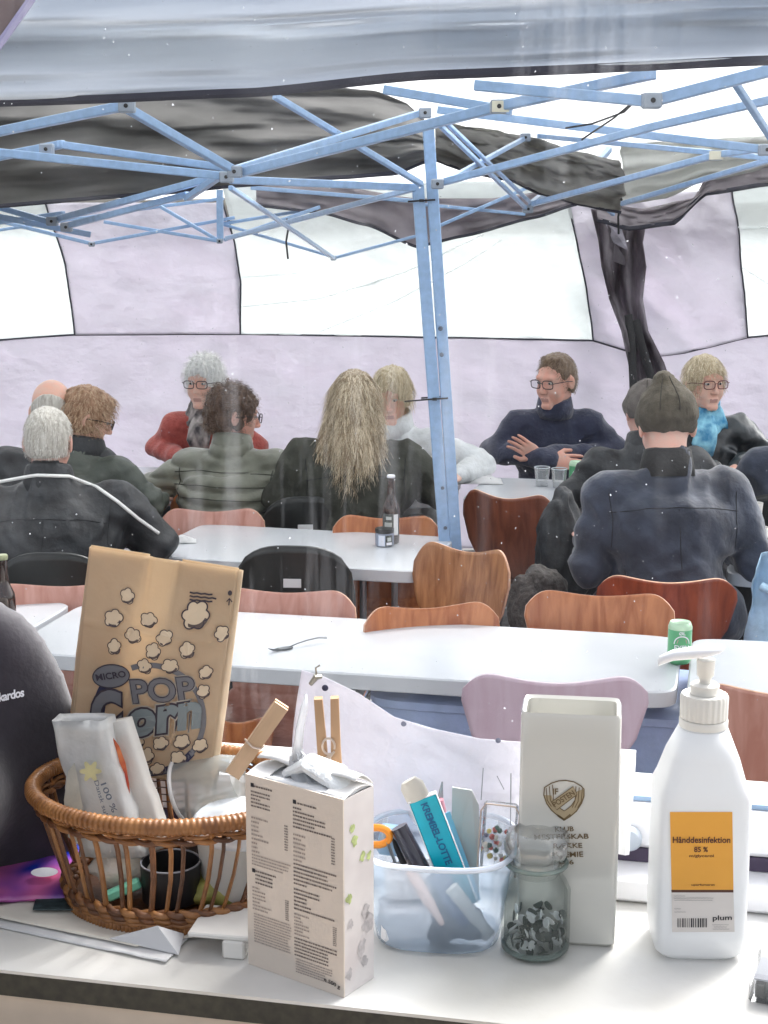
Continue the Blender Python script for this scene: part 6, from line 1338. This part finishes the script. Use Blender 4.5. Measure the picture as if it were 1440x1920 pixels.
# bead case with wire frame
MC = FM(930, 1640, -10, Y=YT - .014, tilt=3); tcs = thing('bead_case', 'narrow clear case of coloured beads at the right of the tub', 'case', M=MC)
m = MB(); m.box(-.013, .013, 0, .008, 0, .056, bev=.002); m.build('case_body', clear('case plastic', milk=.12, gloss=.2), tcs, smooth=False)
rb = random.Random(9)
for k in range(26):
    c_ = rb.choice(((.5, .08, .06), (.05, .12, .08), (.6, .5, .12), (.75, .75, .72), (.05, .05, .12), (.7, .68, .6))); q = MB(); q.ball((rb.uniform(-.010, .010), .004, rb.uniform(.006, .036)), rb.uniform(.0016, .0026), 8, 6); q.build('bead', mat('bead %.2f%.2f' % c_[:2], c_, .3), tcs)
m = MB(); m.tube([(-.0145, -.001, 0), (-.0145, -.001, .050), (-.011, -.001, .056), (.011, -.001, .056), (.0145, -.001, .050), (.0145, -.001, 0)], .0007, 6); m.build('wire_frame', M_wire, tcs)
m = MB(); m.tube([W(902, 1500, YT + .02), W(906, 1440, YT + .02)], .0005, 4); m.tube([W(957, 1560, YT + .02), W(958, 1450, YT + .02)], .0005, 4); m.tube([W(932, 1455, YT + .02), W(945, 1480, YT + .02)], .0004, 4); tag(m.build('thin_wires', M_steel, None), 'thin loose wires sticking up out of the tub above the bead case', 'wire')
# orange scissors handle, box, card in the tub
m = MB(); c_ = W(706, 1568, YT - .01); m.tube([tuple(c_ + Vector((.010 * math.cos(a), 0, .007 * math.sin(a)))) for a in [2 * math.pi * j / 18 for j in range(18)]], .0028, 8, closed=True); so = m.build('scissors', mat('orange plastic', (.75, .26, .02), .4), None); tag(so, 'orange scissor handle peeking over the left rim of the tub', 'scissors')
m = MB(); m.tube([tuple(c_ + Vector((.008, 0, -.004))), tuple(c_ + Vector((.028, -.005, -.06)))], [.003, .001], 6, flat=.4); m.build('blade', M_steel, so)
def inbox(name, label, cat, c, sx, sy, sz, rx, ry, rz, m_):
    m = MB(); m.box(-sx / 2, sx / 2, -sy / 2, sy / 2, -sz / 2, sz / 2, bev=min(sx, sy, sz) * .12); o = m.build(name, m_, None, smooth=False); o.location = c; o.rotation_euler = (R(rx), R(ry), R(rz)); return tag(o, label, cat)
inbox('white_box', 'flat white box at the bottom left inside the tub', 'box', TM @ Vector((-.022, -.022, .019)), .042, .03, .026, 0, 0, 6, M_white)
inbox('white_box', 'upper white box at the left inside the tub, above the other one', 'box', TM @ Vector((-.020, -.014, .046)), .040, .03, .020, 0, -3, 4, mat('ivory plastic', (.75, .70, .68), .5))
inbox('blue_wrapper', 'pale blue wrapper at the upper left of the tub', 'wrapper', TM @ Vector((-.036, -.002, .072)), .02, .012, .022, 0, 12, 10, mat('pale blue wrap', (.35, .55, .75), .4, bump=.4))
lump('black_cloth_roll', 'dark rolled cloth at the bottom of the tub', 'cloth', TM @ Vector((.010, -.018, .017)), (.028, .018, .014), mat('dark roll', (.02, .022, .03), .7, bump=.4), 10, 3, .4)
stick('eraser_stick', 'long pale stick lying diagonally in the lower right of the tub', 'stick', TM @ Vector((.012, -.032, .05)), TM @ Vector((.040, -.022, .008)), .0055, mat('putty plastic', (.52, .50, .45), .5), flat=.6)
stick('crayon', 'peach coloured crayon slanting down inside the tub', 'crayon', TM @ Vector((-.018, -.034, .062)), TM @ Vector((.006, -.036, .022)), .0045, mat('peach crayon', (.75, .5, .4), .6), r2=.002)
stick('dark_marker', 'navy marker inside the tub below the teal packet', 'marker', TM @ Vector((.0, -.026, .058)), TM @ Vector((.020, -.024, .018)), .008, mat('navy marker', (.03, .05, .12), .4))

# --- vase
vl, vr = onsill(969, 1767), onsill(1153, 1779); vy = math.atan2(vr.y - vl.y, vr.x - vl.x); vw = (vr - vl).length; vd = .047; vh = .1815
MV = Matrix.Translation(vl) @ Matrix.Rotation(vy, 4, 'Z'); tv = thing('ceramic_vase', 'tall rectangular white vase with a brown club crest on the front', 'vase', M=MV)
M_cer = mat('white glazed ceramic', (.58, .57, .525), .12, var=.02, vscale=8, coat=.6)
m = MB(); cx, cy = vw / 2, vd / 2; N_ = 48
m.loft([sq(vw / 2 - .003, vd / 2 - .003, 0, cx, cy, N_, 12), sq(vw / 2, vd / 2, .003, cx, cy, N_, 14), sq(vw / 2 + .0006, vd / 2 + .0006, vh * .5, cx, cy, N_, 14), sq(vw / 2, vd / 2, vh - .003, cx, cy, N_, 14), sq(vw / 2 - .0012, vd / 2 - .0012, vh, cx, cy, N_, 12), sq(vw / 2 - .0035, vd / 2 - .0035, vh - .002, cx, cy, N_, 12), sq(vw / 2 - .004, vd / 2 - .004, .01, cx, cy, N_, 12)])
m.build('vase_body', M_cer, tv, angle=35)
FV = Face(MV @ Matrix.Translation((0, -.0006, 0)), tv); M_cb = mat('brown transfer print', (.13, .085, .035), .5); M_cb2 = mat('pale brown transfer print', (.36, .29, .18), .5)
def shield(s, cx=1057, cy=1500):
    pts = [(-.95, -.62), (-.6, -.84), (-.25, -.95), (.1, -.97), (.5, -.90), (.85, -.70), (1.0, -.55), (1.0, -.2), (.88, .15), (.62, .55), (.3, .82), (.05, .98), (-.25, .8), (-.6, .5), (-.85, .15), (-.98, -.25)]
    return [(cx + x * s * 38, cy + y * s * 38) for x, y in pts]
so_ = shield(1.0); si = shield(.62, 1057, 1497)
FV.stroke('crest_outline', [so_], 2.0, M_cb, .0003, closed=True)
FV.poly('crest_band', [[so_[i], so_[(i + 1) % 16], si[(i + 1) % 16], si[i]] for i in range(6, 15)], M_cb2, .00025)
for k in range(3):
    FV.stroke('crest_line', [[(1024 + k * 6, 1477 - k * 3), (1026 + k * 6, 1500), (1034 + k * 5, 1512)], [(1092 - k * 6, 1478 - k * 2), (1090 - k * 6, 1502), (1083 - k * 5, 1514)]], 1.5, M_cb, .0004)
FV.stroke('crest_outline', [si[6:15]], 1.6, M_cb, .0004); FV.stroke('crest_outline', [[so_[11], so_[10], so_[12]][:1] + [(1045, 1528), (1057, 1537), (1070, 1527)]], 4, M_cb, .00045)
FV.poly('crest_ribbon', [[(1034, 1503), (1075, 1474), (1082, 1489), (1044, 1518)]], M_cb2, .0005); FV.stroke('crest_outline', [[(1034, 1503), (1075, 1474), (1082, 1489), (1044, 1518)]], 1.5, M_cb, .0006, closed=True)
FV.text('lettering', 'POSTEN', (1041, 1513), (1079, 1489), 10, M_cb, .0008); FV.text('lettering', 'IF', (1037, 1489), (1047, 1489), 11, M_cb, .0008)
FV.text('lettering', 'KLUB', (1041, 1559), (1076, 1558), 9, M_cb); FV.text('lettering', 'MESTERSKAB', (1002, 1574), (1104, 1572), 9.5, M_cb); FV.text('lettering', 'RÆKKE', (1038, 1590), (1092, 1589), 9, M_cb); FV.text('lettering', 'PRÆMIE', (1034, 1608), (1094, 1606), 10, M_cb); FV.text('lettering', '2006', (1040, 1621), (1076, 1620), 8.5, M_cb)

# --- glass jar with stopper
jp = onsill(1008, 1808); JP = Vector((jp.x, jp.y + .022, ZS)); tj = thing('glass_jar', 'small glass stopper jar with white and dark pins in front of the vase', 'jar', JP); tj.scale = (1.14, 1.14, 1.06)
M_jg = clear('jar glass', col=(.965, .985, .975), milk=.04, milkcol=(.8, .88, .86), gloss=.16, rough=.03)
m = MB(); m.lathe([(.001, .001), (.0195, .001), (.0222, .004), (.0225, .009), (.0225, .047), (.020, .053), (.0172, .057), (.0165, .062), (.0195, .064), (.0200, .067), (.0185, .069)], 48, cap=False); m.lathe([(.001, .006), (.019, .006), (.0205, .010), (.0205, .046), (.0155, .056), (.0150, .066)], 48, cap=False); m.build('jar_body', M_jg, tj, angle=60)
m = MB(); m.tube([(.0195 * math.cos(a), .0195 * math.sin(a), .0665) for a in [2 * math.pi * j / 40 for j in range(40)]], .0016, 8, closed=True); m.build('neck_ring', clear('thick glass', col=(.9, .95, .93), milk=.5, milkcol=(.45, .56, .52), gloss=.3, rough=.02), tj); m = MB(); m.tube([(.0200 * math.cos(a), .0200 * math.sin(a), .0045) for a in [2 * math.pi * j / 40 for j in range(40)]], .0020, 8, closed=True); m.build('base_ring', MATS['thick glass'], tj)
m = MB(); m.lathe([(.0145, .058), (.0148, .068), (.0150, .070), (.0185, .072), (.0205, .077), (.0205, .084), (.0190, .088), (.0150, .090), (.0130, .0885), (.006, .0905), (.001, .091)], 40, cap=False); m.v = [(q[0] * (1 + .07 * math.sin(8 * math.atan2(q[1], q[0])) * (.071 < q[2] < .089)), q[1] * (1 + .07 * math.sin(8 * math.atan2(q[1], q[0])) * (.071 < q[2] < .089)), q[2]) for q in m.v]; m.build('stopper', clear('stopper glass', col=(.95, .97, .97), milk=.2, milkcol=(.95, .97, .97), gloss=.5, rough=.03), tj, angle=60)
rj = random.Random(11)
for k in range(90):
    a = rj.uniform(0, 6.28); r_ = .0175 * math.sqrt(rj.random()); z_ = .008 + .024 * rj.random() ** 1.3; wcol = rj.random() < .5; q = MB()
    T_ = Matrix.Translation((r_ * math.cos(a), r_ * math.sin(a), z_)) @ Matrix.Rotation(rj.uniform(0, 3), 4, 'X') @ Matrix.Rotation(rj.uniform(0, 3), 4, 'Y'); q.lathe([(.0034, 0), (.0036, .0007), (.001, .0014)], 12, T_); q.build('pin', M_white if wcol else mat('dark green pin', (.015, .03, .02), .4), tj)
# --- hand gel bottle
gl_, gr_ = onsill(1229, 1806), onsill(1401, 1806); gw = (gr_ - gl_).length; gd = .062; MG = Matrix.Translation((gl_ + gr_) / 2) @ Matrix.Rotation(R(-2), 4, 'Z')
tg = thing('gel_bottle', 'white plastic hand disinfectant pump bottle with an orange label at the right of the sill', 'bottle', M=MG)
M_hd = mat('milky bottle plastic', (.80, .81, .82), .35, trans=.25, var=.01, vscale=10)
def zz(py): return W(1315, py, gl_.y + gd / 2).z - ZS
zsh, zn0, zn1, zc1 = zz(1466), zz(1362), zz(1345), zz(1300)
m = MB(); hw2 = gw / 2
m.loft([sq(hw2 - .006, gd / 2 - .006, 0, 0, gd / 2, 48, 5), sq(hw2 - .001, gd / 2 - .001, .006, 0, gd / 2, 48, 7), sq(hw2, gd / 2, .02, 0, gd / 2, 48, 8), sq(hw2, gd / 2, zsh * .55, 0, gd / 2, 48, 8), sq(hw2 - .0005, gd / 2, zsh - .004, 0, gd / 2, 48, 8), sq(hw2 - .003, gd / 2 - .003, zsh + .004, 0, gd / 2, 48, 6), sq((hw2 + .0178) / 2, (gd / 2 + .0178) / 2, (zsh + zn0) / 2 + .001, 0, gd / 2, 48, 4), sq(.0180, .0180, zn0 - .0005, 0, gd / 2, 48, 2.4), sq(.0165, .0165, zn0, 0, gd / 2, 48, 2), sq(.0155, .0155, zn1 + .003, 0, gd / 2, 48, 2)]); m.build('bottle_body', M_hd, tg, angle=60)
M_cap = mat('cream cap plastic', (.70, .68, .63), .4); CM_ = Matrix.Translation((0, gd / 2, 0))
m = MB(); m.lathe([(.0178, zn0 + .001), (.0178, zn1 - .001), (.017, zn1)], 60, CM_); m.build('neck_ring', M_cap, tg)
m = MB(); pr = [];
for r_, z_ in ((.0168, zn1 + .0005), (.0170, zc1 - .002), (.0160, zc1)):
    pr.append([((r_ + (.0006 if j % 4 < 2 else 0)) * math.cos(2 * math.pi * j / 96), gd / 2 + (r_ + (.0006 if j % 4 < 2 else 0)) * math.sin(2 * math.pi * j / 96), z_) for j in range(96)])
m.loft(pr); m.build('cap', M_cap, tg, angle=30)
z2 = zz(1283); m = MB(); m.lathe([(.0105, zc1 + .0002), (.0105, z2), (.009, z2 + .001)], 36, CM_); m.build('collar', M_cap, tg)
z3 = zz(1236); m = MB(); m.lathe([(.0042, z2 + .001), (.0045, z3 - .014), (.0062, z3 - .012), (.0068, z3)], 24, CM_); m.build('pump_stem', M_cap, tg)
m = MB(); zt = zz(1222); s_ = .43e-3
def sec(x, w, h, z): return [(x, gd / 2 + w * math.cos(a), z + h * math.sin(a)) for a in [2 * math.pi * j / 16 for j in range(16)]]
m.loft([sec(-.0345, .003, .003, zt - .0085), sec(-.0335, .0035, .0036, zt - .0070), sec(-.024, .0048, .0040, zt - .0028), sec(-.010, .0065, .0045, zt - .0008), sec(.001, .0080, .0042, zt + .0008), (sec(.009, .0072, .0030, zt + .0022)), sec(.0125, .003, .001, zt + .003)]); m.build('pump_nozzle', M_white, tg, angle=60)
FG = Face(MG @ Matrix.Translation((0, -.0002, 0)), tg)
FG.poly('orange_label', [[(1256, 1522), (1373, 1522), (1375, 1668), (1259, 1668)]], mat('orange label', (.70, .33, .04), .45, var=.03, vscale=20), .0004)
FG.poly('label_band', [[(1258.5, 1668), (1375, 1668), (1375, 1673), (1259, 1673)]], mat('brown band', (.07, .02, .01), .5), .0004); FG.poly('white_label', [[(1259, 1673), (1375, 1673), (1377, 1747), (1260, 1747)]], mat('pale label', (.62, .58, .55), .5), .0004)
M_lt = mat('dark brown label ink', (.07, .015, .01), .5)
FG.text('lettering', 'Hånddesinfektion', (1261, 1580), (1369, 1580), 11.5, M_lt, .0008); FG.text('lettering', '85 %', (1301, 1597), (1327, 1597), 9.5, M_lt, .0008); FG.text('lettering', 'm/glycerol', (1292, 1608), (1338, 1608), 6.5, M_lt, .0008); FG.text('lettering', 'uparfumeret', (1296, 1661), (1340, 1661), 4.5, M_lt, .0008); FG.text('lettering', 'plum', (1336, 1728), (1372, 1727), 12, M_ink, .0008)
rbb = random.Random(2); x = 1270; bars_ = []
while x < 1325:
    w_ = rbb.choice((1.1, 1.8, 2.6)); 
    bars_.append([(x, 1721), (x + w_, 1721), (x + w_, 1738), (x, 1738)]); x += w_ + rbb.choice((1.2, 1.8, 2.6))
FG.poly('barcode', bars_, M_ink, .0007, kind='stuff')
for k, (x0, x1) in enumerate(((1263, 1290), (1263, 1342), (1264, 1340), (1264, 1282), (1264, 1290), (1335, 1370), (1338, 1368), (1336, 1371))):
    yy = (1679, 1683, 1687, 1703, 1709, 1733, 1737, 1741)[k]; q = [(x0 + j * 3.1, yy + (j % 2) * .5) for j in range(int((x1 - x0) / 3.1))]; FG.stroke('fine_print', [q], 1.1, mat('label faint ink', (.38, .36, .35), .6), .0007)
# --- ribbed clear tin at the lower right
tq_ = onsill(1402, 1880); t = thing('clear_case', 'small clear plastic case with dark ribbed things inside, lower right corner', 'case', (tq_.x, tq_.y, ZS), -22)
m = MB(); m.box(0, .05, 0, .045, .0002, .022, bev=.002); m.build('case_body', clear('case plastic', milk=.12, gloss=.2), t, smooth=False)
for k in range(5):
    m = MB(); m.box(.004 + k * .009, .011 + k * .009, .003, .04, .003, .014, bev=.001); m.build('dark_rib', mat('dark ribs', (.06, .06, .055), .4), t, smooth=False)
m = MB(); m.box(.003, .047, .003, .04, .0165, .0178); m.build('grey_sheet', mat('grey insert', (.35, .36, .4), .4), t, smooth=False)
